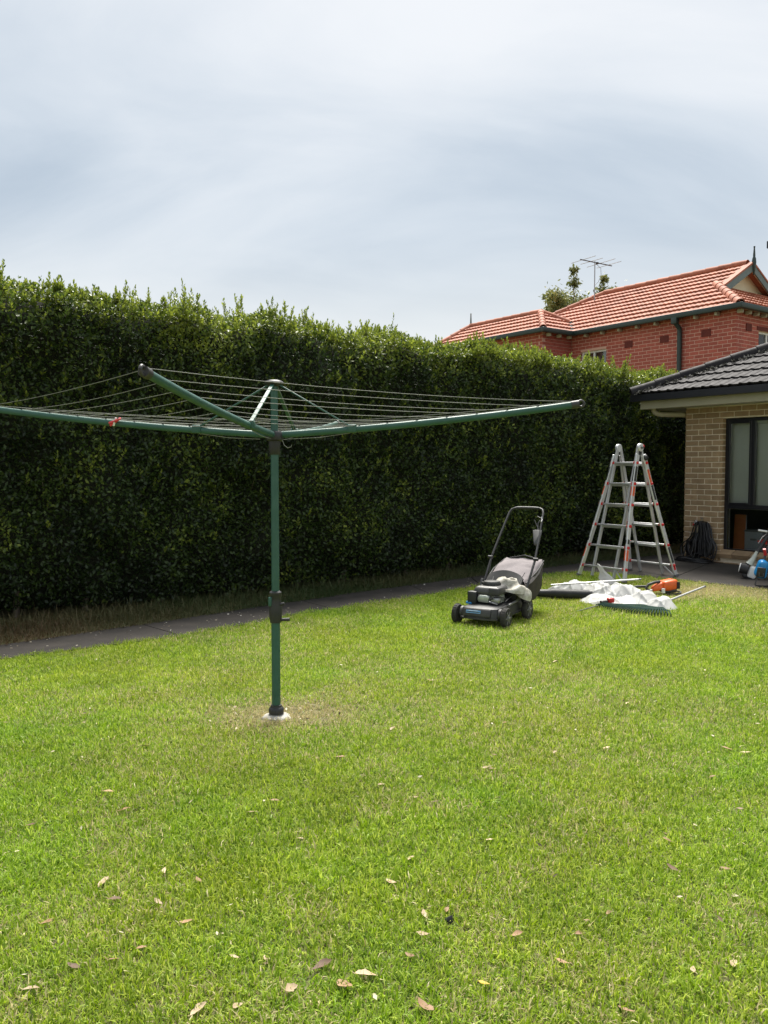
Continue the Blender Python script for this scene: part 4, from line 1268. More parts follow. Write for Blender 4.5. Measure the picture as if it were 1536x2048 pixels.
# ================================================================== OBJECTS
def beam(mb, p0, p1, w, d, side):
    """rectangular bar from p0 to p1: w across 'side', d the other way"""
    p0, p1, side = Vector(p0), Vector(p1), Vector(side)
    z = (p1 - p0).normalized(); x = (side - z * side.dot(z)).normalized(); y = z.cross(x)
    m = Matrix((x, y, z)).transposed()
    mb.box((p0 + p1) / 2, (w, d, (p1 - p0).length), m, bev=min(w, d) * 0.18, seg=1)

def smooth_path(p, k):
    p = [Vector(q) for q in p]; out = []
    for i in range(len(p) - 1):
        a, b, c, d = p[max(i - 1, 0)], p[i], p[i + 1], p[min(i + 2, len(p) - 1)]
        for j in range(k):
            s = j / k
            out.append(0.5 * ((2 * b) + (c - a) * s + (2 * a - 5 * b + 4 * c - d) * s * s + (3 * b - a - 3 * c + d) * s ** 3))
    out.append(p[-1])
    return out

# ------------------------------------------------------------------ rotary clothesline
CL = Vector((-0.675, 5.10, 0.0))
def clothesline():
    t = thing('rotary_clothesline', 'green rotary clothesline with four raised arms standing on the lawn', 'clothesline', CL)
    HZ = 1.745
    MB().cyl((0, 0, 0.02), (0, 0, 0.70), 0.0275, n=24).build('lower_pole', M['green'], t)
    MB().cyl((0, 0, 0.66), (0, 0, 1.70), 0.0245, n=24).build('upper_pole', M['green'], t)
    MB().cyl((0, 0, 1.70), (0, 0, 2.085), 0.0225, n=20).build('top_pole', M['green'], t)
    MB().lathe([(0.030, 0.025), (0.047, 0.03), (0.048, 0.052), (0.044, 0.064), (0.036, 0.070), (0.034, 0.082), (0.029, 0.084)]).build('foot_collar', M['black'], t)
    # concrete footing, lumpy and just proud of the turf
    b = MB(); n = 26; ring = []
    c = b.bm.verts.new((0, 0, 0.026))
    r1 = [b.bm.verts.new((0.062 * math.cos(a), 0.062 * math.sin(a), 0.022 + random.uniform(-.004, .004))) for a in [2 * math.pi * i / n for i in range(n)]]
    r2 = [b.bm.verts.new((q * math.cos(a), q * math.sin(a), 0.008)) for a, q in [(2 * math.pi * i / n, random.uniform(0.072, 0.094)) for i in range(n)]]
    r3 = [b.bm.verts.new((v.co.x * 1.15, v.co.y * 1.15, -0.02)) for v in r2]
    for i in range(n):
        j = (i + 1) % n
        b.bm.faces.new((c, r1[i], r1[j])); b.bm.faces.new((r1[i], r2[i], r2[j], r1[j])); b.bm.faces.new((r2[i], r3[i], r3[j], r2[j]))
    b.build('footing', M['concrete_white'], t, smooth=60)
    # winding gear
    g = MB().lathe([(0.0285, 0.60), (0.034, 0.602), (0.040, 0.64), (0.041, 0.69), (0.036, 0.73), (0.034, 0.765), (0.037, 0.77), (0.038, 0.79), (0.031, 0.797), (0.026, 0.80)], n=28).build('winder_housing', M['black'], t)
    MB().cyl((0.03, 0, 0.618), (0.088, -0.004, 0.621), 0.0105, n=14).build('crank_handle', M['dark_grey'], t)
    MB().cyl((0.028, -0.012, 0.715), (0.058, -0.016, 0.722), 0.011, 0.009, n=12).build('crank_boss', M['black'], t)
    MB().box((-0.028, -0.022, 0.735), (0.030, 0.022, 0.062), Euler((0, 0, R(40))), bev=0.010, seg=3).build('housing_window', M['green'], t)
    # hub and cap
    MB().lathe([(0.030, 1.645), (0.034, 1.65), (0.036, 1.70), (0.037, 1.728), (0.053, 1.735), (0.056, 1.75), (0.055, 1.775), (0.046, 1.787), (0.026, 1.79)], n=28).build('hub', M['black'], t)
    MB().lathe([(0.024, 2.062), (0.036, 2.066), (0.055, 2.078), (0.058, 2.086), (0.052, 2.094), (0.028, 2.102), (0.001, 2.104)], n=28).build('top_cap', M['black'], t)
    L = 1.84
    def arm_pt(a, s):
        f = s / L
        return Vector((math.cos(a) * s, math.sin(a) * s, HZ + 0.02 + 0.10 * f + 0.075 * f * f))
    radii = [1.80, 1.60, 1.42, 1.24, 1.06, 0.88, 0.70, 0.53]
    ANG = [R(-6.0), R(81.0), R(176.5), R(261.4)]
    for k in range(4):
        a = ANG[k]
        pts = [arm_pt(a, 0.03 + (L - 0.07) * i / 12) for i in range(13)]
        arm = MB().tube(pts, 0.0205, 14, flat=0.85).build('arm', M['green'], t)
        d = (arm_pt(a, L) - arm_pt(a, L - 0.1)).normalized()
        # end cap with an eye in it
        e0 = arm_pt(a, L - 0.045)
        MB().cyl(e0, e0 + d * 0.045, 0.0235, 0.0235, 18).build('end_cap', M['dark_grey'], arm)
        sd = d.cross(Vector((0, 0, 1))).normalized(); up = sd.cross(d)
        ring = [e0 + d * 0.055 + (d * math.cos(q) + up * math.sin(q)) * 0.018 for q in [2 * math.pi * i / 16 for i in range(17)]]
        MB().tube(ring, 0.008, 8, cap=False).build('end_ring', M['dark_grey'], arm)
        # little cleats where each line crosses
        cl = MB()
        for r_ in radii:
            p = arm_pt(a, r_); cl.cyl(p + Vector((0, 0, 0.017)), p + Vector((0, 0, 0.026)), 0.0055, n=8)
        cl.build('cleats', M['dark_grey'], arm)
        # strut from the cap
        s1 = arm_pt(a, 0.485); st = MB()
        p0 = Vector((math.cos(a) * 0.028, math.sin(a) * 0.028, 2.075)); p1 = s1 + Vector((0, 0, 0.012))
        beam(st, p0, p1, 0.025, 0.009, Vector((-math.sin(a), math.cos(a), 0)))
        strut = st.build('strut', M['green'], t)
        MB().box(s1 + Vector((0, 0, 0.006)), (0.055, 0.052, 0.05), Euler((0, 0, a)), bev=0.008).build('strut_bracket', M['green'], strut)
        # return cord under the inner arm
        q0, q1 = arm_pt(a, 0.09), arm_pt(a, 0.47)
        MB().tube([q0 - Vector((0, 0, 0.030)), (q0 + q1) / 2 - Vector((0, 0, 0.034)), q1 - Vector((0, 0, 0.020))], 0.0022, 5).build('tension_cord', M['line'], t)
    for k in range(4):
        a, b_ = ANG[k], ANG[(k + 1) % 4]
        for i, r_ in enumerate(radii):
            p, q = arm_pt(a, r_) + Vector((0, 0, 0.021)), arm_pt(b_, r_) + Vector((0, 0, 0.021))
            sag = 0.012 + 0.010 * ((i * 7 + k * 3) % 5) / 5 * r_
            pts = [p.lerp(q, f) - Vector((0, 0, sag * 4 * f * (1 - f))) for f in [j / 10 for j in range(11)]]
            MB().tube(pts, 0.0016, 5).build('line', M['line'], t)
    # loose end of cord hanging by the hub
    MB().tube([(0.05, -0.02, 1.735), (0.065, -0.03, 1.70), (0.085, -0.03, 1.685), (0.105, -0.03, 1.692), (0.11, -0.03, 1.705)], 0.0022, 6).build('loose_cord', M['line'], t)
    MB().tube([(0.02, 0.03, 2.06), (0.06, 0.2, 1.93), (0.09, 0.36, 1.79)], 0.002, 5).build('stay_cord', M['line'], t)
    return arm_pt(ANG[2], 0.985) + CL
PEG = clothesline()

def peg():
    p = PEG
    t = thing('clothes_peg', 'red and white clothes peg clipped on the left arm of the clothesline', 'peg', p, R(-20))
    for sgn, m in ((1, 'pink_red'), (-1, 'white')):
        b = MB()
        b.box((0, sgn * 0.0, 0.0), (0.090 if sgn > 0 else 0.055, 0.014, 0.012 if sgn > 0 else 0.007), Euler((R(10 * sgn), R(-30 if sgn > 0 else -70), 0)), bev=0.002, seg=1)
        o = b.build('peg_leg', M[m], t, loc=(0, -0.026 + sgn * 0.003, 0.008))
    MB().box((0.002, -0.034, 0.012), (0.085, 0.012, 0.012), Euler((0, R(-16), 0)), bev=0.002, seg=1).build('peg_leg', M['pink_red'], t)
    MB().cyl((0, -0.040, 0.010), (0, -0.014, 0.010), 0.005, n=10).build('spring', M['steel'], t)
peg()

# ------------------------------------------------------------------ crumpled cloth
def crumple(name, parent, m, w, d, h, seed, n=46, ridge=0.35, freq=9.0, thick=0.0, lift=0.0):
    th = np.linspace(0, 2 * np.pi, n, endpoint=False); rr = np.linspace(0, 1, 20)
    T, Q = np.meshgrid(th, rr)
    out = 1 + 0.28 * (fbm(np.c_[np.cos(T.ravel()) * 1.6 + 3, np.sin(T.ravel()) * 1.6 + 3], seed, 2) - 0.5).reshape(T.shape) * 2
    X = np.cos(T) * Q * out * w / 2; Y = np.sin(T) * Q * out * d / 2
    q = np.c_[X.ravel(), Y.ravel(), np.zeros(X.size)] * freq
    rg = 1 - np.abs(fbm(q * 0.8, seed + 5, 1) * 2 - 1) * 1.8
    Z = h * np.sqrt(np.clip(1 - Q ** 2.4, 0, 1)) * (1 - ridge + ridge * rg.reshape(Q.shape)) + lift
    k = 0.03 * (fbm(q * 0.8, seed + 9, 2) - 0.5).reshape(Q.shape)
    v = np.c_[(X + k).ravel(), (Y - k).ravel(), Z.ravel()]
    i = np.arange(n)[None] + (np.arange(len(rr) - 1) * n)[:, None]
    j = (np.arange(n) + 1) % n
    j = j[None] + (np.arange(len(rr) - 1) * n)[:, None]
    f = np.stack([i, j, j + n, i + n], -1).reshape(-1, 4)
    me = np_mesh(name, v, f, m)
    me.polygons.foreach_set('use_smooth', [True] * len(me.polygons)); me.update()
    return link(name, me, parent)

# ------------------------------------------------------------------ lawn mower
MOW = Vector((1.115, 8.40, 0.0)); MOWR = math.atan2(-0.86, -0.51)
def wheel(parent, x, y, r, w):
    b = MB()
    prof = [(r * 0.70, -w / 2), (r * 0.93, -w / 2), (r, -w * 0.32), (r, w * 0.32), (r * 0.93, w / 2), (r * 0.70, w / 2)]
    b.lathe(prof, (0, 0, 0), (0, 1, 0), 28)
    for i in range(22):      # tread blocks
        a = 2 * math.pi * i / 22
        b.box((math.cos(a) * r, 0, math.sin(a) * r), (0.006, w * 0.62, 0.010), Euler((0, -a, 0)))
    o = b.build('wheel', M['rubber'], parent, loc=(x, y, r))
    s = 1 if y > 0 else -1
    h = MB()
    h.lathe([(r * 0.70, -0.006), (r * 0.66, 0.002), (r * 0.34, 0.004), (r * 0.30, 0.012), (r * 0.12, 0.014), (0.001, 0.014)], (0, s * w * 0.42, 0), (0, s, 0), 24)
    for i in range(6):
        a = 2 * math.pi * i / 6
        h.box((math.cos(a) * r * 0.5, s * (w * 0.42 + 0.006), math.sin(a) * r * 0.5), (r * 0.38, 0.008, 0.014), Euler((0, -a, 0)), bev=.002, seg=1)
    h.build('rim', M['mid_grey'], o)
    MB().cyl((0, s * w * 0.42, 0), (0, s * (w * 0.42 + 0.022), 0), 0.011, n=10).build('axle_nut', M['steel'], o)

M['cowl'] = mat('dusty_charcoal_plastic', (0.040, 0.040, 0.041), (0.095, 0.092, 0.088), rough=0.42, scale=7, detail=8, rvar=0.15)
def mower():
    t = thing('lawn_mower', 'grey petrol push mower with catcher bag parked on the grass', 'lawn mower', MOW, MOWR)
    wheel(t, 0.285, 0.262, 0.100, 0.050); wheel(t, 0.285, -0.262, 0.100, 0.050)
    wheel(t, -0.275, 0.268, 0.110, 0.052); wheel(t, -0.275, -0.268, 0.110, 0.052)
    # deck: rounded shell with a flared skirt and sloping nose
    d = MB()
    plan = []
    def rr(cx, cy, r, a0, a1):
        for i in range(7):
            a = R(a0 + (a1 - a0) * i / 6); plan.append((cx + r * math.cos(a), cy + r * math.sin(a)))
    rr(0.27, 0.15, 0.10, 60, 0); rr(0.27, -0.15, 0.10, 0, -60); plan2 = list(plan)
    outline = [(0.37, 0.155), (0.385, 0.08), (0.385, -0.08), (0.37, -0.155), (0.345, -0.195), (0.20, -0.205), (-0.10, -0.222), (-0.30, -0.215), (-0.345, -0.19), (-0.345, 0.19), (-0.30, 0.215), (-0.10, 0.222), (0.20, 0.205), (0.345, 0.195)]
    lev = [(1.02, 0.045), (1.02, 0.060), (0.985, 0.066), (0.965, 0.125), (0.93, 0.150), (0.80, 0.165), (0.6, 0.170)]
    rings = [[d.bm.verts.new((x * s, y * s, z + (0.012 if x < 0 else 0))) for x, y in outline] for s, z in lev]
    n = len(outline)
    for a, b in zip(rings, rings[1:]):
        for i in range(n): d.bm.faces.new((a[i], a[(i + 1) % n], b[(i + 1) % n], b[i]))
    d.bm.faces.new(rings[-1]); d.bm.faces.new(list(reversed(rings[0])))
    deck = d.build('deck', M['dark_grey'], t, smooth=35)
    MB().box((0.366, -0.012, 0.108), (0.030, 0.30, 0.078), Euler((0, R(-16), 0)), bev=0.012, seg=2).build('nose_panel', M['dark_grey'], t)
    st = MB().box((0.3805, -0.045, 0.120), (0.004, 0.155, 0.030), Euler((0, R(-16), 0))).build('badge', M['sticker_blue'], t, smooth=0)
    MB().box((0.384, -0.045, 0.118), (0.002, 0.145, 0.008), Euler((0, R(-16), 0))).build('badge_stripe', M['label_dark'], st, smooth=0)
    MB().box((0.3835, -0.045, 0.130), (0.002, 0.10, 0.004), Euler((0, R(-16), 0))).build('badge_lettering', M['white'], st, smooth=0)
    for s in (-1, 1):        # front arches over the wheels and side flashes
        MB().lathe([(0.030, -0.012), (0.066, -0.012), (0.066, 0.012), (0.03, 0.012)], (0.27, s * 0.205, 0.085), (0, 1, 0), 20).build('wheel_mount', M['dark_grey'], t)
        MB().tube([(0.10, s * 0.215, 0.165), (-0.12, s * 0.222, 0.185), (-0.26, s * 0.222, 0.215)], [0.012, 0.012, 0.008], 8).build('height_lever', M['steel'], t)
    MB().box((0.17, -0.165, 0.178), (0.12, 0.07, 0.028), bev=0.012).build('blue_trim', M['blue'], t)
    # engine
    e = MB()
    e.box((0.02, 0, 0.20), (0.26, 0.24, 0.075), bev=0.02)
    e.cyl((0.02, 0.0, 0.165), (0.02, 0.0, 0.30), 0.085, n=20)
    eng = e.build('engine_block', M['black'], t)
    f = MB()
    for i in range(7): f.box((0.10, 0.095, 0.195 + i * 0.0115), (0.12, 0.10, 0.004))
    f.build('cooling_fins', M['silver_green'], eng, smooth=0)
    sh = MB()
    sh.box((0.03, 0.0, 0.302), (0.33, 0.30, 0.085), bev=0.035, seg=4, taper=(0.86, 0.86))
    shr = sh.build('engine_cowl', M['cowl'], t, smooth=60)
    MB().box((0.10, 0.085, 0.298), (0.185, 0.13, 0.082), bev=0.02, seg=3, taper=(0.9, 0.9)).build('cowl_side', M['dark_grey'], shr)
    MB().lathe([(0.088, 0.335), (0.090, 0.350), (0.088, 0.372), (0.080, 0.384), (0.05, 0.390), (0.001, 0.390)], (0.015, -0.005, 0), n=30).build('recoil_cover', M['dark_grey'], shr)
    sl = MB()
    for i in range(18):
        a = 2 * math.pi * i / 18
        sl.box((0.015 + 0.0895 * math.cos(a), -0.005 + 0.0895 * math.sin(a), 0.358), (0.006, 0.010, 0.022), Euler((0, 0, a)))
    sl.build('recoil_slots', M['black'], shr, smooth=0)
    MB().cyl((-0.01, -0.10, 0.335), (-0.01, -0.10, 0.368), 0.026, n=16).build('fuel_cap', M['black'], shr)
    # silver tank front, dark air filter box on the mower's right, muffler on its left
    MB().hull([(0.20, -0.075, 0.19), (0.20, 0.035, 0.185), (0.21, 0.045, 0.245), (0.205, 0.02, 0.262), (0.205, -0.05, 0.262), (0.215, -0.08, 0.235), (0.14, -0.075, 0.19), (0.14, 0.035, 0.185), (0.14, 0.045, 0.26), (0.14, -0.08, 0.26)]).build('carburettor_cover', M['silver_green'], t, bevel=0.006)
    MB().box((0.185, -0.135, 0.232), (0.085, 0.095, 0.125), bev=0.010, seg=2).build('air_filter', M['black'], t)
    MB().box((0.17, 0.105, 0.215), (0.075, 0.09, 0.06), bev=0.015).build('muffler', M['steel'], t)
    MB().tube([(0.21, 0.05, 0.20), (0.22, 0.09, 0.195), (0.19, 0.13, 0.18)], 0.009, 8).build('exhaust_pipe', M['steel'], t)
    MB().cyl((0.20, 0.075, 0.235), (0.235, 0.08, 0.235), 0.010, n=10).build('spark_plug_cap', M['black'], t)
    MB().tube([(0.225, 0.08, 0.237), (0.22, 0.12, 0.26), (0.12, 0.16, 0.24), (0.02, 0.17, 0.2)], 0.005, 6).build('ignition_lead', M['black'], t)
    MB().tube([(0.1, 0.17, 0.19), (-0.05, 0.19, 0.24), (-0.2, 0.20, 0.35), (-0.3, 0.23, 0.45)], 0.004, 6).build('throttle_cable', M['black'], t)
    # rear deflector
    b = MB()
    ys = np.linspace(-0.20, 0.20, 13)
    lo = [b.bm.verts.new((-0.22, y, 0.30)) for y in ys]
    hi = [b.bm.verts.new((-0.33, y, 0.385 + 0.075 * math.cos(y / 0.2 * math.pi / 2) ** 0.6)) for y in ys]
    lo2 = [b.bm.verts.new((-0.27, y, 0.27)) for y in ys]
    hi2 = [b.bm.verts.new((-0.345, y, 0.375 + 0.072 * math.cos(y / 0.2 * math.pi / 2) ** 0.6)) for y in ys]
    for i in range(12):
        for q in ((lo, hi), (hi, hi2), (hi2, lo2)):
            b.bm.faces.new((q[0][i], q[0][i + 1], q[1][i + 1], q[1][i]))
    b.build('rear_flap', M['dark_grey'], t)
    MB().box((-0.24, 0, 0.235), (0.16, 0.38, 0.14), bev=0.02).build('chute', M['black'], t)
    # catcher
    c = MB()
    c.hull([(-0.36, 0.20, 0.15), (-0.36, -0.20, 0.15), (-0.36, 0.215, 0.36), (-0.36, -0.215, 0.36), (-0.62, 0.235, 0.155), (-0.62, -0.235, 0.155), (-0.86, 0.22, 0.26), (-0.86, -0.22, 0.26), (-0.87, 0.225, 0.545), (-0.87, -0.225, 0.545), (-0.60, 0.245, 0.46), (-0.60, -0.245, 0.46)])
    cat = c.build('catcher', M['bag_dark'], t, bevel=0.02)
    nx, ny = 26, 22; v = []; f = []
    for i in range(nx):
        for j in range(ny):
            u, w_ = i / (nx - 1), j / (ny - 1) * 2 - 1
            x = -0.345 - 0.53 * u; y = w_ * (0.225 + 0.025 * math.sin(u * 3.0))
            z = 0.372 + 0.19 * u + 0.055 * (1 - abs(w_) ** 2.2) * math.sin(math.pi * min(1, u * 1.05 + 0.06)) ** 0.7
            z += 0.030 * (float(fbm(np.array([[x * 6, y * 5 + x * 4]]), 33, 3)[0]) - 0.5) * 2
            if abs(w_) > 0.98: z -= 0.05
            v.append((x, y, z))
    for i in range(nx - 1):
        for j in range(ny - 1): f.append((i * ny + j, i * ny + j + 1, (i + 1) * ny + j + 1, (i + 1) * ny + j))
    me = np_mesh('catcher_top', np.array(v), np.array(f), M['bag']); me.polygons.foreach_set('use_smooth', [True] * len(me.polygons))
    link('catcher_top', me, cat)
    MB().tube([(-0.345, 0.225, 0.365), (-0.6, 0.25, 0.465), (-0.87, 0.228, 0.55), (-0.885, 0.0, 0.60), (-0.87, -0.228, 0.55), (-0.6, -0.25, 0.465), (-0.345, -0.225, 0.365)], 0.008, 8).build('catcher_rim', M['black'], cat)
    # handle: two lower tubes, one bent upper tube
    for s in (-1, 1):
        MB().tube([(-0.24, s * 0.232, 0.18), (-0.33, s * 0.246, 0.34), (-0.55, s * 0.252, 0.605)], 0.0125, 10).build('lower_handle', M['black'], t)
        MB().box((-0.275, s * 0.235, 0.245), (0.07, 0.028, 0.12), Euler((0, R(-30), 0)), bev=0.008).build('handle_bracket', M['black'], t)
        MB().cyl((-0.54, s * 0.235, 0.60), (-0.54, s * 0.285, 0.60), 0.017, n=12).build('wing_nut', M['black'], t)
    up = [(-0.53, 0.252, 0.585), (-0.70, 0.232, 0.795), (-0.88, 0.205, 1.02), (-0.925, 0.198, 1.075), (-0.955, 0.180, 1.108), (-0.972, 0.145, 1.122), (-0.975, 0.09, 1.126)]
    up = up + [(-0.975, 0, 1.127)] + [(x, -y, z) for x, y, z in reversed(up)]
    MB().tube(up, 0.0125, 12).build('handle', M['black'], t)
    MB().tube([(-0.970, 0.13, 1.123), (-0.975, 0.07, 1.126), (-0.975, -0.07, 1.126), (-0.970, -0.13, 1.123)], 0.0165, 12).build('grip', M['black'], t)
    # bail, throttle panel, levers, cables
    MB().tube([(-0.86, 0.205, 1.035), (-0.83, 0.22, 1.0), (-0.80, 0.222, 0.985), (-0.79, 0.205, 1.0)], 0.006, 8).build('bail_hook', M['steel'], t)
    pn = MB(); pn.hull([(-0.655, 0.248, 0.755), (-0.675, 0.248, 0.735), (-0.77, 0.245, 0.90), (-0.79, 0.235, 0.885), (-0.655, 0.190, 0.755), (-0.675, 0.190, 0.735), (-0.77, 0.135, 0.90), (-0.79, 0.135, 0.885)])
    pn.build('throttle_panel', M['cowl'], t, bevel=0.006)
    MB().tube([(-0.785, 0.19, 0.90), (-0.83, 0.175, 0.96), (-0.85, 0.18, 0.985)], 0.007, 8).build('throttle_lever', M['black'], t)
    MB().tube([(-0.785, 0.225, 0.90), (-0.82, 0.215, 0.945)], 0.006, 8).build('choke_lever', M['white'], t)
    MB().tube([(-0.78, 0.20, 0.90), (-0.86, 0.12, 1.0), (-0.88, 0.15, 1.04), (-0.86, 0.20, 1.02)], 0.004, 6).build('control_cable', M['black'], t)
    MB().tube([(-0.56, -0.25, 0.62), (-0.5, -0.235, 0.55), (-0.42, -0.22, 0.40), (-0.30, -0.12, 0.39), (-0.08, -0.04, 0.37)], 0.003, 6).build('starter_rope', M['dark_grey'], t)
    MB().box((-0.235, -0.225, 0.30), (0.07, 0.03, 0.13), Euler((0, R(-30), 0)), bev=.008).build('rear_bracket', M['black'], t)
    # caked clippings along the deck and a hint of the front axle
    MB().cyl((0.285, -0.25, 0.10), (0.285, 0.25, 0.10), 0.010, n=10).build('front_axle', M['steel'], t)
    MB().cyl((-0.275, -0.25, 0.11), (-0.275, 0.25, 0.11), 0.010, n=10).build('rear_axle', M['steel'], t)
    keep = ('wheel', 'handle', 'lower_', 'grip', 'bail', 'throttle_p', 'throttle_l', 'choke', 'control', 'wing', 'catcher', 'front_axle', 'rear_axle')
    for o_ in t.children:
        if not o_.name.startswith(keep) or o_.name.startswith(('wheel_mount', 'handle_br')):
            o_.location.z += 0.032
mower()
rg = thing('rag', 'soiled white rag crumpled on top of the mower engine', 'rag', MOW + Vector((0.06, 0.10, 0.0)), MOWR)
o = crumple('cloth', rg, M['rag'], 0.27, 0.34, 0.115, 3, ridge=0.62, freq=13, lift=0.335)
o.location = (-0.05, 0.07, 0.0); o.rotation_euler = (R(-10), R(4), 0)
o = crumple('cloth_tail', rg, M['rag'], 0.16, 0.17, 0.10, 8, ridge=0.5, freq=14, lift=0.285)
o.location = (-0.04, 0.16, -0.01); o.rotation_euler = (R(-24), 0, 0)

# ------------------------------------------------------------------ folding ladder
def ladder():
    t = thing('stepladder', 'aluminium folding ladder with red rung clips standing by the hedge', 'ladder', (3.41, 11.5, float(gz(11.5))), math.atan2(-0.835, 0.55))
    HT, SP = 1.80, 0.54
    zr = [0.165, 0.450, 0.735, 1.020, 1.305, 1.590]
    def yy(z, s): return s * (0.035 + (SP - 0.035) * (1 - z / HT))
    def outw(z): return 0.20 + 0.205 * max(0, (1.70 - z) / 1.70) ** 1.25
    for s in (-1, 1):
        nm = 'front' if s < 0 else 'rear'
        rl = []
        for sx in (-1, 1):
            b = MB()
            zs = [0.0, 0.35, 0.7, 1.05, 1.4, 1.70]
            for z0, z1 in zip(zs, zs[1:]):
                beam(b, (sx * outw(z0), yy(z0, s), z0), (sx * outw(z1), yy(z1, s), z1 + 0.004), 0.026, 0.066, (1, 0, 0))
            o = b.build('outer_rail', M['alu'], t, smooth=30)
            # inner rail, running in the outer one
            b = MB(); yo = -s * 0.03
            beam(b, (sx * 0.192, yy(0.0 if s > 0 else 0.02, s) + yo, 0.03), (sx * 0.176, yy(HT, s) + yo * 0.3, HT), 0.022, 0.052, (1, 0, 0))
            b.build('inner_rail', M['alu_dull'], t, smooth=30)
            MB().box((sx * outw(0), yy(0, s), 0.018), (0.036, 0.084, 0.05), Euler((R(s * 15), 0, 0)), bev=0.008).build('foot', M['mid_grey'], t)
            # stickers down the outside of the rail
            for z0, z1, mm in ((0.28, 0.42, 'orange_sticker'), (0.50, 0.56, 'label_dark'), (1.14, 1.27, 'orange_sticker'), (1.34, 1.54, 'label_dark')) if s < 0 else ((0.10, 0.16, 'red'), (0.20, 0.42, 'label_dark'), (1.08, 1.28, 'label_dark'), (1.32, 1.50, 'orange_sticker')):
                b = MB()
                x0, x1 = outw(z0) + 0.0142, outw(z1) + 0.0142
                beam(b, (sx * x0, yy(z0, s), z0), (sx * x1, yy(z1, s), z1), 0.002, 0.040, (1, 0, 0))
                b.build('sticker', M[mm], o, smooth=0)
                b = MB()
                beam(b, (sx * (outw(z0)), yy(z0, s) - 0.034, z0 + 0.01), (sx * (outw(z1)), yy(z1, s) - 0.034, z1), 0.016, 0.003, (1, 0, 0))
                if s < 0: b.build('sticker', M[mm], o, smooth=0)
        for i, z in enumerate(zr):
            w = outw(z); y = yy(z, s)
            if s < 0:
                MB().box((0, y, z), (2 * w - 0.01, 0.034, 0.026), bev=0.007).build('rung', M['alu_dull'], t)
            else:
                MB().box((0, y, z), (2 * w - 0.01, 0.034, 0.026), bev=0.007).build('rung', M['alu'], t)
            if 0 < i:
                MB().box((0, y - s * 0.034, z - 0.022), (0.37, 0.028, 0.034), bev=0.006).build('inner_rung', M['alu_dull'], t)
            for sx in (-1, 1):
                k = MB(); k.lathe([(0.012, 0), (0.020, 0.002), (0.021, 0.016), (0.015, 0.026), (0.001, 0.028)], (sx * (w + 0.006), y + s * 0.0, z), (sx, 0, 0), 14)
                k.box((sx * (w - 0.022), y, z), (0.035, 0.042, 0.036), bev=0.006)
                k.build('rung_clip', M['red'], t)
        # brace at the foot
        MB().tube([(0.19, yy(0.17, s), 0.17), (0.36, yy(0.02, s), 0.02)], 0.009, 6).build('brace', M['alu_dull'], t)
    for sx in (-1, 1):
        h = MB().lathe([(0.001, -0.024), (0.046, -0.024), (0.055, -0.016), (0.055, 0.016), (0.046, 0.024), (0.001, 0.024)], (sx * 0.188, 0, HT), (1, 0, 0), 24).build('hinge', M['alu'], t)
        MB().cyl((sx * 0.188 + sx * 0.02, 0.0, HT), (sx * 0.188 + sx * 0.05, 0, HT), 0.018, n=14).build('hinge_knob', M['mid_grey'], h)
        MB().box((sx * 0.200, 0.042, HT + 0.012), (0.034, 0.034, 0.05), Euler((R(-30), 0, 0)), bev=0.010).build('hinge_lock', M['red'], h)
        MB().box((sx * 0.19, 0.0, HT - 0.055), (0.016, 0.05, 0.09), bev=0.006).build('hinge_plate', M['black'], h)
    MB().lathe([(0.001, 0), (0.035, 0), (0.04, 0.012), (0.03, 0.03), (0.001, 0.034)], (0.215, 0.075, HT - 0.14), (1, 0, 0), 18).build('lock_knob', M['black'], t)
ladder()

# ------------------------------------------------------------------ leaf blower, its black tube on the grass
def blower():
    p0, p1 = Vector((1.80, 9.86, 0.075)), Vector((2.46, 9.68, 0.075))
    t = thing('leaf_blower', 'leaf blower with black tube lying behind the mower', 'leaf blower', (2.46, 9.68, 0.02))
    a, b = p0 - t.location, p1 - t.location
    d = (b - a).normalized()
    m = a.lerp(b, 0.30)
    MB().tube([a, a.lerp(m, .5), m, m + d * 0.012, b - d * 0.05, b - d * 0.045, b], [0.040, 0.046, 0.052, 0.058, 0.060, 0.064, 0.064], 20).build('tube', M['black'], t)
    MB().tube([a - d * 0.16 - Vector((0, 0, 0.02)), a + d * 0.01], [0.028, 0.040], 16, flat=1.25).build('nozzle', M['dark_grey'], t)
    MB().box(b + d * 0.14 + Vector((0, 0.13, -0.02)), (0.16, 0.13, 0.08), Euler((0, 0, R(-15))), bev=0.05, seg=3).build('motor_housing', M['black'], t)
    MB().box(b + Vector((0.10, -0.42, 0.005)), (0.075, 0.06, 0.055), Euler((0, 0, R(20))), bev=0.012).build('red_housing', M['red'], t)
    MB().box(b + Vector((0.02, -0.44, -0.01)), (0.09, 0.05, 0.035), Euler((0, 0, R(20))), bev=0.012).build('front_grip', M['black'], t)
blower()

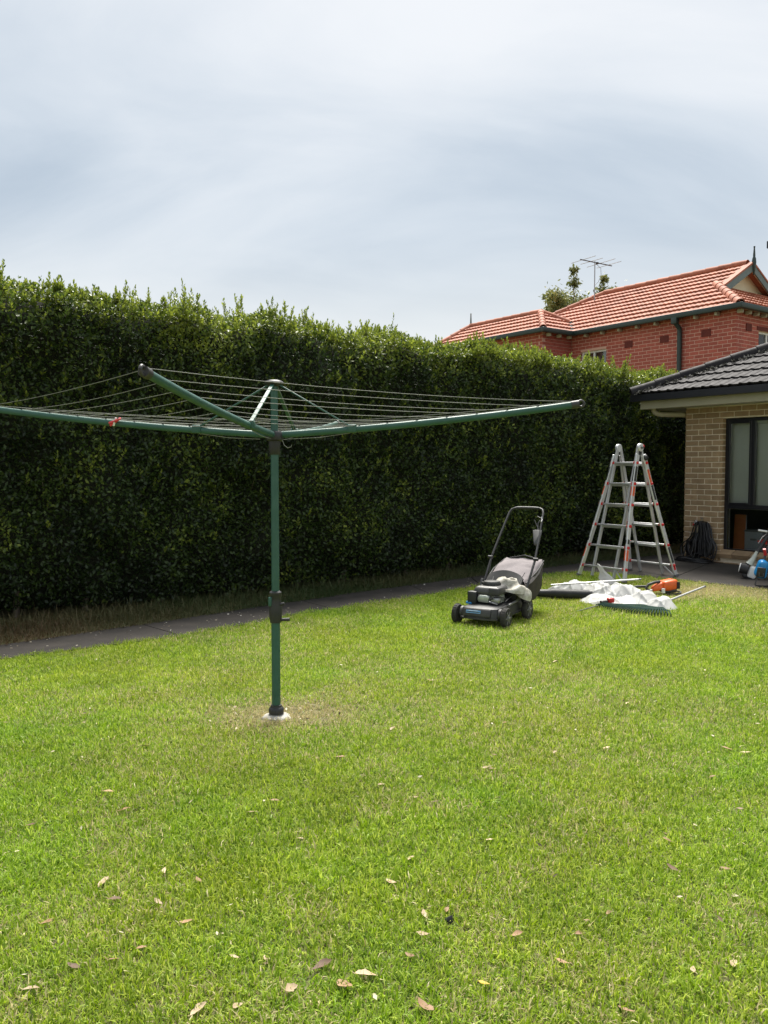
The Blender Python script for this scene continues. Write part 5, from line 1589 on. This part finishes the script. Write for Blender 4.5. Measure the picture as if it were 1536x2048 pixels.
# ------------------------------------------------------------------ white sheet thrown over the tools
def sheet():
    org = Vector((2.75, 9.75, 0.0))
    t = thing('plastic_sheet', 'crumpled white sheet thrown over the garden tools', 'sheet', org)
    # crumpled woven cloth: limp lobes creased into facets that meet in sharp folds
    nx, ny = 190, 190
    xs = np.linspace(-0.72, 0.60, nx); ys = np.linspace(-0.85, 0.95, ny)
    X, Y = np.meshgrid(xs, ys, indexing='ij')
    lobes = [  # x, y, height, half lengths, turn
        (-0.36, 0.50, 0.150, 0.25, 0.15, -0.45), (-0.10, 0.28, 0.15, 0.17, 0.20, 0.2), (-0.16, 0.04, 0.175, 0.15, 0.20, 0.3),
        (0.10, 0.00, 0.185, 0.20, 0.15, -0.3), (0.24, -0.30, 0.145, 0.12, 0.24, -0.35), (0.35, -0.56, 0.115, 0.12, 0.15, -0.5),
        (-0.26, -0.24, 0.105, 0.11, 0.22, 0.45), (0.06, -0.36, 0.085, 0.22, 0.16, 0.1)]
    H = np.full_like(X, -0.05)
    for (cx, cy, h, sx, sy, r) in lobes:
        u = (X - cx) * math.cos(r) + (Y - cy) * math.sin(r); v = -(X - cx) * math.sin(r) + (Y - cy) * math.cos(r)
        q = np.sqrt((u / sx / 1.2) ** 2 + (v / sy / 1.15) ** 2)
        H = np.maximum(H, h * np.clip(1.15 - q ** 1.7 * 0.72, -1, 1))
    def crease(fx, fy, turn, seed, cnt):
        rs = np.random.default_rng(seed)
        wx = 0.05 * (fbm(np.c_[X.ravel() * 6, Y.ravel() * 6], seed, 2) - 0.5).reshape(X.shape)
        u = ((X + wx) * math.cos(turn) + Y * math.sin(turn)) * fx; v = (-(X + wx) * math.sin(turn) + Y * math.cos(turn)) * fy
        px = rs.uniform(u.min(), u.max(), cnt); py = rs.uniform(v.min(), v.max(), cnt); tl = rs.normal(0, 1, (cnt, 2))
        d = (u[..., None] - px) ** 2 + (v[..., None] - py) ** 2
        o_ = np.argsort(d, axis=-1)[..., :2]
        d1 = np.sqrt(np.take_along_axis(d, o_[..., :1], -1))[..., 0]; d2 = np.sqrt(np.take_along_axis(d, o_[..., 1:], -1))[..., 0]
        k = o_[..., 0]
        return np.exp(-(d2 - d1) / 0.16), (u - px[k]) * tl[k, 0] + (v - py[k]) * tl[k, 1]
    r1, t1 = crease(8.0, 3.6, 0.5, 501, 60)
    r2_, t2 = crease(6.5, 15.0, 0.9, 511, 130)
    w = np.clip(H / 0.07, 0, 1)
    Z = H + w * (0.036 * r1 + 0.012 * np.clip(t1, -1.5, 1.5) + 0.016 * r2_ + 0.005 * np.clip(t2, -1.5, 1.5)) - 0.012 * w
    for _ in range(2):
        Z[1:-1, 1:-1] = 0.5 * Z[1:-1, 1:-1] + 0.125 * (Z[:-2, 1:-1] + Z[2:, 1:-1] + Z[1:-1, :-2] + Z[1:-1, 2:])
    edge = fbm(np.c_[X.ravel() * 7, Y.ravel() * 7], 211, 3).reshape(X.shape)
    keep = H > 0.004 + 0.05 * (edge - 0.45)
    Z = np.maximum(Z, 0.012)
    v = np.c_[X.ravel(), Y.ravel(), Z.ravel()]
    i = np.arange(ny - 1)[None] + (np.arange(nx - 1) * ny)[:, None]
    f = np.stack([i, i + ny, i + ny + 1, i + 1], -1).reshape(-1, 4)
    f = f[keep.ravel()[f].all(1)]
    used = np.unique(f); mp_ = -np.ones(len(v), int); mp_[used] = np.arange(len(used))
    me = np_mesh('sheet_body', v[used], mp_[f], M['sheet']); me.polygons.foreach_set('use_smooth', [True] * len(me.polygons))
    link('sheet_body', me, t)
    # one corner stands up in a stiff fold
    vv, ff = [], []
    nu, nw = 14, 9
    for a in range(nu):
        s = a / (nu - 1)
        wd = 0.100 * (1 - s) ** 0.7 * (1 + 0.25 * math.sin(7 * s)) + 0.003
        c = Vector((0.02 - 0.15 * s + 0.02 * math.sin(4 * s), 0.30 + 0.06 * s, 0.14 + 0.25 * s))
        for b in range(nw):
            w = b / (nw - 1) * 2 - 1
            vv.append(c + Vector((w * wd + 0.03 * s * s, 0.07 * abs(w) ** 0.8 * (1 - s) - 0.03 * w * s, -0.035 * w * (1 - s) + 0.010 * math.sin(5 * w + 6 * s))))
    for a in range(nu - 1):
        for b in range(nw - 1): ff.append((a * nw + b, a * nw + b + 1, (a + 1) * nw + b + 1, (a + 1) * nw + b))
    me = np_mesh('sheet_corner', np.array([tuple(q) for q in vv]), np.array(ff), M['sheet']); me.polygons.foreach_set('use_smooth', [True] * len(me.polygons))
    o = link('sheet_corner', me, t); so = o.modifiers.new('thick', 'SOLIDIFY'); so.thickness = 0.002
sheet()

def rod(name, label, cat, p0, p1, r, m, n=8):
    p0, p1 = Vector(p0), Vector(p1)
    t = thing(name, label, cat, p0)
    MB().tube([Vector((0, 0, 0)), (p1 - p0) * 0.5 , p1 - p0], r, n).build('shaft', m, t)
    d = (p1 - p0).normalized()
    MB().cyl(p1 - p0 - d * 0.03, p1 - p0 + d * 0.004, r * 1.15, n=n).build('end_cap', M['mid_grey'], t)
    return t
rod('metal_pole', 'slim grey metal pole resting across the white sheet', 'pole', (2.02, 9.93, 0.16), (3.10, 9.90, 0.235), 0.0095, M['alu_dull'])
rod('stick', 'short thin pale rod poking out left of the green rake', 'rod', (2.08, 8.86, 0.02), (2.62, 9.36, 0.055), 0.007, M['mid_grey'])

# ------------------------------------------------------------------ leaf rake
def rake():
    ap = Vector((3.10, 9.22, 0.040))
    t = thing('leaf_rake', 'dark green plastic fan rake with grey handle lying on the grass', 'rake', ap)
    hd = (Vector((3.92, 10.05, 0.12)) - ap)
    MB().tube([-hd.normalized() * 0.08, hd * 0.5, hd], 0.0125, 10).build('handle', M['alu_dull'], t)
    MB().cyl(hd, hd + hd.normalized() * 0.03, 0.0145, n=10).build('end_cap', M['mid_grey'], t)
    A, B = Vector((2.38, 9.18, 0.015)) - ap, Vector((3.00, 8.56, 0.015)) - ap
    n = 30
    for i in range(n):
        f = i / (n - 1)
        tip = A.lerp(B, f); bow = 4 * f * (1 - f)
        tip = tip + Vector((-0.707, -0.707, 0)) * 0.10 * bow
        d = tip.normalized(); d.z = 0
        base = d * 0.06
        mid = tip * 0.62 + Vector((0, 0, 0.022))
        near = tip * 0.88 + Vector((0, 0, 0.045))
        tn = MB(); tn.tube([base, mid, near, tip + Vector((0, 0, 0.032)), tip + d * 0.012 + Vector((0, 0, -0.02))], [0.004, 0.0045, 0.0055, 0.0055, 0.0045], 6, flat=1.2)
        tn.build('tine', M['rake'], t)
    bow = [A.lerp(B, f) * 0.60 + Vector((-0.707, -0.707, 0)) * 0.055 * 4 * f * (1 - f) + Vector((0, 0, 0.020)) for f in [i / 14 for i in range(15)]]
    MB().tube(bow, 0.008, 8, flat=1.5).build('cross_bar', M['rake'], t)
    MB().hull([(0.05, 0.05, -0.03), (0.05, 0.05, 0.01), (-0.16, 0.02, 0.005), (0.02, -0.16, 0.005), (-0.16, 0.02, -0.02), (0.02, -0.16, -0.02), (-0.13, -0.13, 0.005), (-0.13, -0.13, -0.02)]).build('socket', M['rake'], t, bevel=0.01)
rake()

# ------------------------------------------------------------------ orange hedge trimmer
def trimmer():
    t = thing('hedge_trimmer', 'orange petrol hedge trimmer lying beside the white sheet', 'hedge trimmer', (3.42, 10.12, float(gz(10.1))), R(18))
    b = MB()
    b.box((0.10, 0, 0.115), (0.20, 0.17, 0.13), Euler((0, R(-8), 0)), bev=0.035, seg=3)
    b.build('engine_cover', M['orange'], t)
    MB().box((0.10, 0, 0.055), (0.17, 0.15, 0.06), bev=0.02).build('crankcase', M['dark_grey'], t)
    g = MB()
    for i in range(5): g.box((0.165 + i * 0.010, -0.078, 0.115), (0.005, 0.022, 0.085))
    g.build('grille', M['black'], t, smooth=0)
    MB().hull([(0.0, -0.04, 0.16), (0.0, 0.04, 0.16), (0.0, -0.05, 0.06), (0.0, 0.05, 0.06), (-0.13, -0.03, 0.105), (-0.13, 0.03, 0.105), (-0.13, -0.035, 0.045), (-0.13, 0.035, 0.045)]).build('handle_body', M['orange'], t, bevel=0.012)
    MB().tube([(-0.02, 0, 0.16), (-0.10, 0, 0.155), (-0.19, 0, 0.13), (-0.22, 0, 0.09), (-0.18, 0, 0.06)], 0.017, 10).build('rear_handle', M['black'], t)
    MB().tube([(0.04, -0.06, 0.04), (0.02, -0.085, 0.015), (0.12, -0.10, 0.010), (0.22, -0.095, 0.02), (0.25, -0.04, 0.03), (0.24, 0.04, 0.03)], 0.010, 8).build('guard_loop', M['black'], t)
    MB().cyl((-0.02, -0.07, 0.03), (-0.02, -0.07, 0.085), 0.022, n=14).build('fuel_cap', M['white'], t)
    MB().tube([(-0.12, 0.0, 0.06), (-0.30, -0.02, 0.045), (-0.42, -0.04, 0.03)], 0.013, 10).build('shaft', M['alu'], t)
    MB().box((-0.50, 0.04, 0.05), (0.14, 0.03, 0.05), Euler((0, R(12), R(20))), bev=.01).build('front_grip', M['black'], t)
    MB().tube([(-0.15, 0.05, 0.10), (-0.30, 0.08, 0.10), (-0.44, 0.06, 0.08)], 0.015, 8).build('throttle_grip', M['black'], t)
trimmer()

# ------------------------------------------------------------------ hose on the wall, tap
def house_pt(x, y, z):
    c, s = math.cos(YARD_ROT), math.sin(YARD_ROT)
    return Vector((4.86 + c * x - s * y, 13.35 + s * x + c * y, z))
def hose():
    o = house_pt(0.40, 0.0, 0.0)
    t = thing('hose', 'long black hose draped in loops over the wall tap', 'hose', o, YARD_ROT)
    gl = float(gz(13.0)) + 0.02
    r2 = random.Random(4)
    n = 38
    for i in range(n):
        f = i / (n - 1) * 2 - 1
        a, w = r2.uniform(-.02, .02), abs(f)
        y = -0.075 - 0.12 * r2.random() - 0.03 * (1 - w)
        topx, topz = f * 0.075, 0.735 - 0.03 * w * w + r2.uniform(-.012, .012)
        bx = f * 0.24 + r2.uniform(-.03, .03); bz = gl + 0.03 + r2.random() * 0.10
        wd = r2.uniform(0.03, 0.055)
        pts = [(topx - 0.01, -0.05, topz - 0.02), (topx, y, topz), (topx + f * .035, y - 0.02, topz - 0.10), (topx + (bx - topx) * .45, y - 0.035, 0.48), (bx - wd, y - 0.06, bz + 0.16), (bx - wd * .6, y - 0.075, bz + 0.03),
               (bx, y - 0.08, bz), (bx + wd * .6, y - 0.07, bz + 0.03), (bx + wd, y - 0.05, bz + 0.18), (topx + (bx - topx) * .5 + wd * .4, y - 0.02, 0.5), (topx + 0.018, -0.06, topz - 0.03)]
        pts = smooth_path(pts, 3)
        MB().tube(pts, 0.0105, 6).build('loop', M['hose'], t)
    # turns lying on the paving
    for i in range(6):
        rx, ry = 0.30 - 0.025 * i + r2.uniform(-.02, .02), 0.15 - 0.012 * i
        cx, cy = -0.03 - 0.03 * i, -0.24
        pts = [(cx + rx * math.cos(q), cy + ry * math.sin(q) + 0.01 * math.sin(3 * q + i), gl + 0.011 + 0.017 * (i % 3) + 0.006 * math.sin(2 * q + i)) for q in [math.pi * 2 * j / 26 for j in range(27)]]
        MB().tube(pts, 0.0095, 6).build('ground_turn', M['hose'], t)
    MB().tube(smooth_path([(-0.20, -0.30, gl + .015), (-0.36, -0.32, gl + .012), (-0.46, -0.27, gl + .012), (-0.52, -0.20, gl + .012)], 3), 0.0095, 6).build('hose_tail', M['hose'], t)
    MB().tube(smooth_path([(0.03, -0.06, 0.73), (0.11, -0.09, 0.70), (0.17, -0.11, 0.58), (0.20, -0.13, 0.36), (0.235, -0.16, 0.18), (0.24, -0.2, gl + .02)], 4), 0.010, 7).build('outer_loop', M['hose'], t)
    MB().tube([(-0.03, -0.17, 0.68), (-0.03, -0.19, 0.62), (-0.033, -0.19, 0.57)], [0.011, 0.019, 0.010], 10).build('nozzle', M['brass'], t)

hose()
def tap():
    t = thing('garden_tap', 'small grey tap on the tan brick wall holding up the hose', 'tap', house_pt(0.36, 0.0, 0.70), YARD_ROT)
    MB().tube(smooth_path([(0.0, 0.01, 0.035), (0.0, -0.06, 0.045), (0.0, -0.10, 0.03), (-0.01, -0.11, -0.015)], 3), 0.013, 10).build('spout', M['brass'], t)
    MB().cyl((0, -0.055, 0.045), (0, -0.06, 0.085), 0.010, n=10).build('spindle', M['brass'], t)
    MB().box((0, -0.06, 0.092), (0.06, 0.014, 0.012), bev=.004).build('handle', M['mid_grey'], t)
    MB().tube([(-0.05, -0.09, 0.02), (-0.075, -0.10, 0.045), (-0.10, -0.10, 0.0)], [0.014, 0.017, 0.014], 10).build('hose_fitting', M['alu_dull'], t)
    MB().tube([(-0.10, -0.10, 0.0), (-0.125, -0.10, -0.02)], 0.015, 8).build('red_connector', M['red'], t)
tap()

# ------------------------------------------------------------------ two engine tools leaning by the window
def blue_tool():
    b = gp(1524, 1174); b.z += 0.012
    t = thing('blue_brush_cutter', 'blue brush cutter engine on a black wire stand at the paving edge', 'brush cutter', b, R(-8))
    # wire stand
    MB().tube(smooth_path([(-0.06, 0.0, 0.11), (-0.085, -0.02, 0.05), (-0.09, -0.03, 0.015), (-0.06, -0.035, 0.010), (0.06, -0.035, 0.010), (0.085, -0.03, 0.02), (0.075, -0.015, 0.07), (0.06, 0.0, 0.12), (0.0, 0.005, 0.125), (-0.06, 0.0, 0.11)], 3), 0.0085, 8).build('stand', M['dark_grey'], t)
    c = MB(); c.box((0.0, 0.03, 0.225), (0.145, 0.17, 0.235), Euler((R(12), R(10), 0)), bev=0.045, seg=4, taper=(0.78, 0.8)); body = c.build('engine_cover', M['blue'], t)
    MB().box((-0.035, -0.062, 0.185), (0.105, 0.02, 0.135), Euler((R(12), R(6), R(-10))), bev=0.012).build('air_cover', M['black'], body)
    fr = [(-0.062, -0.077, 0.135), (-0.012, -0.082, 0.135), (-0.006, -0.066, 0.225), (-0.056, -0.06, 0.225)]
    MB().tube(fr + [fr[0]], 0.003, 5).build('air_cover_outline', M['mid_grey'], body)
    MB().box((0.07, 0.06, 0.12), (0.10, 0.13, 0.08), bev=0.02).build('fuel_tank', M['dark_grey'], t)
    MB().tube([(0.03, 0.06, 0.33), (0.10, 0.12, 0.50), (0.34, 0.42, 1.20)], [0.018, 0.014, 0.013], 10).build('shaft', M['dark_grey'], t)
    MB().tube([(0.055, 0.08, 0.40), (0.03, 0.04, 0.48)], 0.020, 8).build('clutch_collar', M['red'], t)
    MB().tube([(0.20, 0.22, 0.62), (0.10, 0.20, 0.66), (0.04, 0.16, 0.62), (-0.02, 0.12, 0.54)], 0.011, 8).build('bike_handle', M['black'], t)
blue_tool()
def white_tool():
    b = gp(1489, 1158); b.z += 0.012
    t = thing('white_brush_cutter', 'white and black brush cutter engine lying on the paving by the sill', 'brush cutter', b, R(-30))
    # recoil end towards the left, tank in the middle, shaft rising to the right
    d = Vector((0.80, 0.05, -0.18)).normalized()
    c0 = Vector((-0.05, 0, 0.125))
    MB().cyl(c0, c0 + d * 0.09, 0.062, 0.075, 20).build('recoil_housing', M['black'], t)
    MB().lathe([(0.001, -0.014), (0.050, -0.012), (0.060, 0.0), (0.001, 0.002)], c0, d, 20).build('recoil_cap', M['white'], t)
    MB().box(c0 + d * 0.14 + Vector((0, 0, -0.02)), (0.10, 0.12, 0.15), Euler((0, R(20), 0)), bev=0.03, seg=3).build('tank', M['white'], t)
    MB().box(c0 + d * 0.09 + Vector((0, 0, -0.075)), (0.13, 0.10, 0.06), Euler((0, R(14), 0)), bev=0.02).build('base', M['black'], t)
    p = c0 + d * 0.10 + Vector((0, 0, 0.06))
    MB().tube([p, p + Vector((0.04, 0.02, 0.07)), p + Vector((0.08, 0.03, 0.16))], [0.05, 0.03, 0.018], 12).build('cylinder', M['silver_green'], t)
    q = p + Vector((0.07, 0.03, 0.13))
    MB().tube([q, q + Vector((0.07, 0.05, 0.13)), q + Vector((0.17, 0.14, 0.32)), q + Vector((0.42, 0.34, 0.80))], [0.022, 0.021, 0.019, 0.014], 10).build('shaft', M['black'], t)
    k = q + Vector((0.13, 0.10, 0.25))
    MB().tube([k + Vector((-0.12, -0.03, 0.03)), k + Vector((-0.02, -0.02, 0.015))], 0.012, 10).build('clamp', M['white'], t)
    MB().tube([k + Vector((0.02, -0.02, 0.07)), k + Vector((0.06, 0.0, 0.16)), k + Vector((0.09, 0.02, 0.22))], 0.013, 10).build('white_grip', M['white'], t)
    MB().hull([k + Vector((-0.13, -0.02, -0.10)), k + Vector((-0.02, -0.03, -0.06)), k + Vector((-0.02, -0.02, -0.14)), k + Vector((-0.12, 0.0, -0.12)), k + Vector((-0.03, 0.01, -0.07))]).build('throttle_trigger', M['red'], t)
    MB().box(k + Vector((0.03, 0.0, 0.0)), (0.09, 0.06, 0.12), Euler((0, R(25), 0)), bev=0.02).build('throttle_body', M['dark_grey'], t)
    return t
white_tool().scale = (1.15, 1.15, 1.15)

# ------------------------------------------------------------------ things behind the lower window
def indoors():
    t = thing('timber_panel', 'orange brown timber panel leaning inside the lower window', 'panel', house_pt(0.76, 0.33, 0.12), YARD_ROT)
    MB().hull([(-0.10, 0, 0.0), (0.11, 0, 0.0), (0.085, 0.05, 0.73), (-0.10, 0.05, 0.73), (-0.10, 0.02, 0.0), (0.11, 0.02, 0.0), (0.085, 0.07, 0.73), (-0.10, 0.07, 0.73)]).build('board', M['timber'], t, smooth=0)
    MB().hull([(0.112, 0, 0), (0.122, 0, 0), (0.097, 0.05, 0.73), (0.087, 0.05, 0.73), (0.112, 0.02, 0), (0.122, 0.02, 0), (0.097, 0.07, 0.73), (0.087, 0.07, 0.73)]).build('edge_strip', M['box_grey'], t, smooth=0)
    t = thing('white_post', 'narrow white upright strip inside the left edge of the lower window', 'post', house_pt(0.625, 0.25, 0.12), YARD_ROT)
    MB().box((0, 0, 0.42), (0.05, 0.03, 0.84), bev=.004).build('strip', M['white'], t)
    MB().box((0, 0, 0.012), (0.07, 0.05, 0.024), bev=.004).build('foot', M['white'], t)
    t = thing('storage_box', 'grey box standing inside the lower window beside the timber panel', 'box', house_pt(1.04, 0.40, 0.12), YARD_ROT)
    MB().box((0, 0, 0.24), (0.30, 0.26, 0.48), bev=.008).build('body', M['box_grey'], t)
    MB().box((0, 0, 0.49), (0.31, 0.27, 0.03), bev=.006).build('lid', M['mid_grey'], t)
    MB().box((0.0, -0.134, 0.36), (0.10, 0.01, 0.03), bev=.003).build('handle', M['mid_grey'], t)
indoors()

# ------------------------------------------------------------------ fallen leaves on the lawn
def fallen_leaf(px, py, size, m, curl, label, rz=None, narrow=0.42):
    p = gp(px, py); p.z += 0.020
    L = size * 0.86; W = L * narrow
    n = 7; v, f = [], []
    rl = random.Random(int(px * 7 + py))
    tw = rl.uniform(-.5, .5)
    for i in range(n):
        s = i / (n - 1); w = W / 2 * math.sin(math.pi * min(0.985, 0.03 + s * 0.96)) ** 0.75 * rl.uniform(0.7, 1.1)
        a = (s - 0.5) * curl
        cx = L * (s - 0.5) * (1 - 0.12 * curl); cz = L * 0.22 * curl * (s - 0.5) ** 2 * 2 + 0.002
        cy = L * 0.10 * math.sin(s * 3.1 + tw)
        v += [(cx, cy - w, cz + 0.30 * w + tw * w * s), (cx, cy, cz), (cx, cy + w, cz + 0.30 * w - tw * w * s)]
    for i in range(n - 1):
        for j in (0, 1): f.append((i * 3 + j, i * 3 + j + 1, i * 3 + 4 + j, i * 3 + 3 + j))
    v0 = len(v); v += [(-L * 0.5, 0.002, 0.004), (-L * 0.5, -0.002, 0.004), (-L * 0.66, 0.0, 0.010), (-L * 0.66, 0.002, 0.010)]; f.append((v0, v0 + 1, v0 + 2, v0 + 3))
    me = np_mesh('fallen_leaf', np.array(v), np.array(f), M[m]); me.polygons.foreach_set('use_smooth', [True] * len(me.polygons))
    o = link('fallen_leaf', me)
    o.location = p; o.rotation_euler = (rl.uniform(-.3, .3), rl.uniform(-.3, .3), rl.uniform(0, 6.28) if rz is None else rz)
    setp(o, label, 'leaf', 'fallen leaves scattered on the lawn')
GEN = {'dry_leaf': 'brown fallen leaf', 'pale_leaf': 'pale tan fallen leaf', 'dark_leaf': 'dark brown fallen leaf'}
leaves = [
    (763, 1578, .050, 'pale_leaf', .3, 0.5), (833, 1604, .045, 'pale_leaf', .3, 0.9), (1050, 1549, .060, 'pale_leaf', .6, 2.2), (1110, 1512, .040, 'pale_leaf', .2, 0.5), (1213, 1504, .060, 'pale_leaf', .7, 0.4),
    (680, 1522, .065, 'dry_leaf', .3, 0.1), (972, 1542, .060, 'pale_leaf', .4, 2.9), (985, 1546, .050, 'dry_leaf', .3, 0.0), (218, 1592, .060, 'dry_leaf', .3, 0.1), (250, 1628, .055, 'dry_leaf', .3, 0.2), (505, 1634, .075, 'pale_leaf', .4, 0.7),
    (600, 1687, .035, 'pale_leaf', .2, 0.0), (620, 1697, .04, 'pale_leaf', .2, 0.1), (822, 1727, .045, 'pale_leaf', .2, 0.7), (782, 1774, .055, 'pale_leaf', .5, 2.6), (317, 1814, .050, 'pale_leaf', .3, 2.5), (208, 1776, .080, 'pale_leaf', .3, 1.2),
    (230, 1810, .055, 'dark_leaf', .3, 0.3), (372, 1854, .055, 'dry_leaf', .3, 2.9), (93, 1857, .050, 'dry_leaf', .2, 0.0), (283, 1909, .045, 'dry_leaf', .4, 0.8), (148, 1944, .055, 'dark_leaf', .2, 3.0), (62, 1992, .055, 'pale_leaf', .2, 0.1), (228, 1933, .050, 'dry_leaf', .2, 0.0),
    (582, 1994, .080, 'pale_leaf', .8, 1.0), (690, 1982, .085, 'dry_leaf', .5, 2.3), (820, 1922, .045, 'dry_leaf', .4, 2.4), (845, 1879, .050, 'pale_leaf', .3, 2.9), (468, 1926, .040, 'pale_leaf', .2, 2.9), (532, 1929, .035, 'pale_leaf', .2, 1.9),
    (398, 2034, .070, 'pale_leaf', .5, 0.8), (475, 2028, .055, 'pale_leaf', .6, 1.1), (645, 1945, .080, 'dark_leaf', .5, 0.4), (895, 1832, .045, 'dry_leaf', .4, 1.2), (1035, 1881, .050, 'dry_leaf', .4, 0.3), (1158, 1880, .045, 'dry_leaf', .2, 0.2),
    (1218, 1838, .040, 'dry_leaf', .2, 0.6), (1125, 1936, .050, 'dry_leaf', .3, 2.7), (1388, 1953, .045, 'pale_leaf', .3, 1.3), (1470, 1942, .060, 'pale_leaf', .3, 0.9), (1252, 2034, .060, 'dry_leaf', .5, 2.4), (1452, 1748, .050, 'dry_leaf', .3, 2.8),
    (1335, 1690, .055, 'dry_leaf', .3, 2.5), (1345, 1745, .06, 'dark_leaf', .3, 2.4), (1455, 1505, .075, 'dry_leaf', .2, 2.8), (1490, 1512, .06, 'pale_leaf', .2, 2.8), (1425, 1562, .05, 'dry_leaf', .3, 0.2), (860, 1367, .060, 'dry_leaf', .4, 0.2), (1255, 1413, .050, 'pale_leaf', .4, 0.6),
    (785, 1464, .055, 'pale_leaf', .3, 1.0), (1110, 1328, .05, 'pale_leaf', .3, 0.4), (1000, 1303, .05, 'pale_leaf', .3, 0.7), (290, 1500, .07, 'pale_leaf', .3, 0.15), (8, 1452, .05, 'pale_leaf', .3, 0.0), (550, 1610, .05, 'dry_leaf', .3, 0.2), (980, 1690, .045, 'pale_leaf', .3, 0.3), (1010, 1452, .05, 'dry_leaf', .3, 2.0),
    (640, 1335, .055, 'pale_leaf', .3, 0.5), (330, 1752, .045, 'pale_leaf', .3, 1.8), (398, 1770, .05, 'dry_leaf', .3, 2.2), (60, 1660, .055, 'dark_leaf', .3, 0.2), (870, 1612, .05, 'dark_leaf', .3, 2.8), (850, 1840, .055, 'pale_leaf', .3, 1.8)]
for (px, py, s, m, c, rz) in leaves:
    row = 'at the lawn bottom' if py > 1900 else 'in the foreground grass' if py > 1700 else 'midway down the lawn' if py > 1480 else 'on the far part of the lawn'
    side = 'far left' if px < 260 else 'left of the pole' if px < 520 else 'right of the pole' if px < 740 else 'below the mower' if px < 1060 else 'towards the right' if px < 1300 else 'far right'
    fallen_leaf(px, py, s, m, c, GEN[m] + ' ' + row + ', ' + side, rz)
fallen_leaf(733, 1964, .085, 'pale_leaf', .25, 'broad pale tan leaf spread flat at the bottom middle of the lawn', 0.25, 0.5)
fallen_leaf(850, 2026, .075, 'dry_leaf', .9, 'large curled brown leaf at the bottom edge of the lawn', 2.4, 0.6)
fallen_leaf(968, 1980, .045, 'yellow_leaf', .3, 'single bright yellow orange leaf low on the lawn', 2.6)

def small_lump():
    p = gp(900, 1853)
    t = MB(); pts = [Vector((random.gauss(0, .007), random.gauss(0, .008), abs(random.gauss(.014, .006)))) for _ in range(24)]
    t.hull(pts)
    o = t.build('black_scrap', M['black_lump'], None, loc=p + Vector((0, 0, 0.01)))
    setp(o, 'small black scrap lying in the grass near the bottom', 'scrap')
small_lump()

# pale crumbs and clippings blown onto the path, and cut hedge leaves on the lawn
def litter():
    def strip(n):
        i = rng.integers(0, len(PATH_LAWN) - 1, n); t = rng.random(n); u = rng.random(n)
        a, b = np.array(PATH_LAWN), np.array(PATH_HEDGE)
        pa = a[i] + (a[i + 1] - a[i]) * t[:, None]; pb = b[i] + (b[i + 1] - b[i]) * t[:, None]
        return pa + (pb - pa) * u[:, None]
    p = strip(170)
    n = len(p); z = gz(p[:, 1]) + 0.016
    l = rng.uniform(0.012, 0.035, n)
    me = leaf_mesh('path_litter', np.c_[p, z], rng.normal(0, 1, (n, 3)) * [1, 1, .1], rng.normal(0, .25, (n, 3)) + [0, 0, 1], l, l * 0.5, M['path_litter'], rng.random(n))
    setp(link('path_litter', me), 'pale crumbs and leaf scraps strewn along the dark path', 'litter', kind='stuff')
    n = 420
    y = 2.3 + rng.random(n) ** 0.8 * 8.5; x = rng.uniform(-1, 1, n) * (0.4655 * y + 0.5)
    k = in_poly(x, y, LAWN); x, y = x[k], y[k]
    m1 = 160
    a = rng.random(m1) * 6.28; q = np.abs(rng.normal(0.22, 0.10, m1)) + .08
    x = np.r_[x, CL.x + np.cos(a) * q]; y = np.r_[y, CL.y + np.sin(a) * q]
    n = len(x); l = rng.uniform(0.012, 0.034, n)
    z = gz(y) + rng.uniform(0.018, 0.032, n)
    me = leaf_mesh('lawn_litter', np.c_[x, y, z], rng.normal(0, 1, (n, 3)) * [1, 1, .25], rng.normal(0, .4, (n, 3)) + [0, 0, 1], l, l * 0.45, M['lawn_litter'], rng.random(n))
    setp(link('lawn_litter', me), 'tiny clippings and leaf scraps scattered through the lawn', 'litter', kind='stuff')
M['path_litter'] = leaf_mat('path_scraps', (0.25, 0.2, 0.13), (0.45, 0.4, 0.3), (0.7, 0.68, 0.6), rough=0.8, trans=0.05)
M['lawn_litter'] = leaf_mat('lawn_scraps', (0.06, 0.05, 0.03), (0.28, 0.2, 0.11), (0.6, 0.55, 0.42), rough=0.8, trans=0.05)
litter()
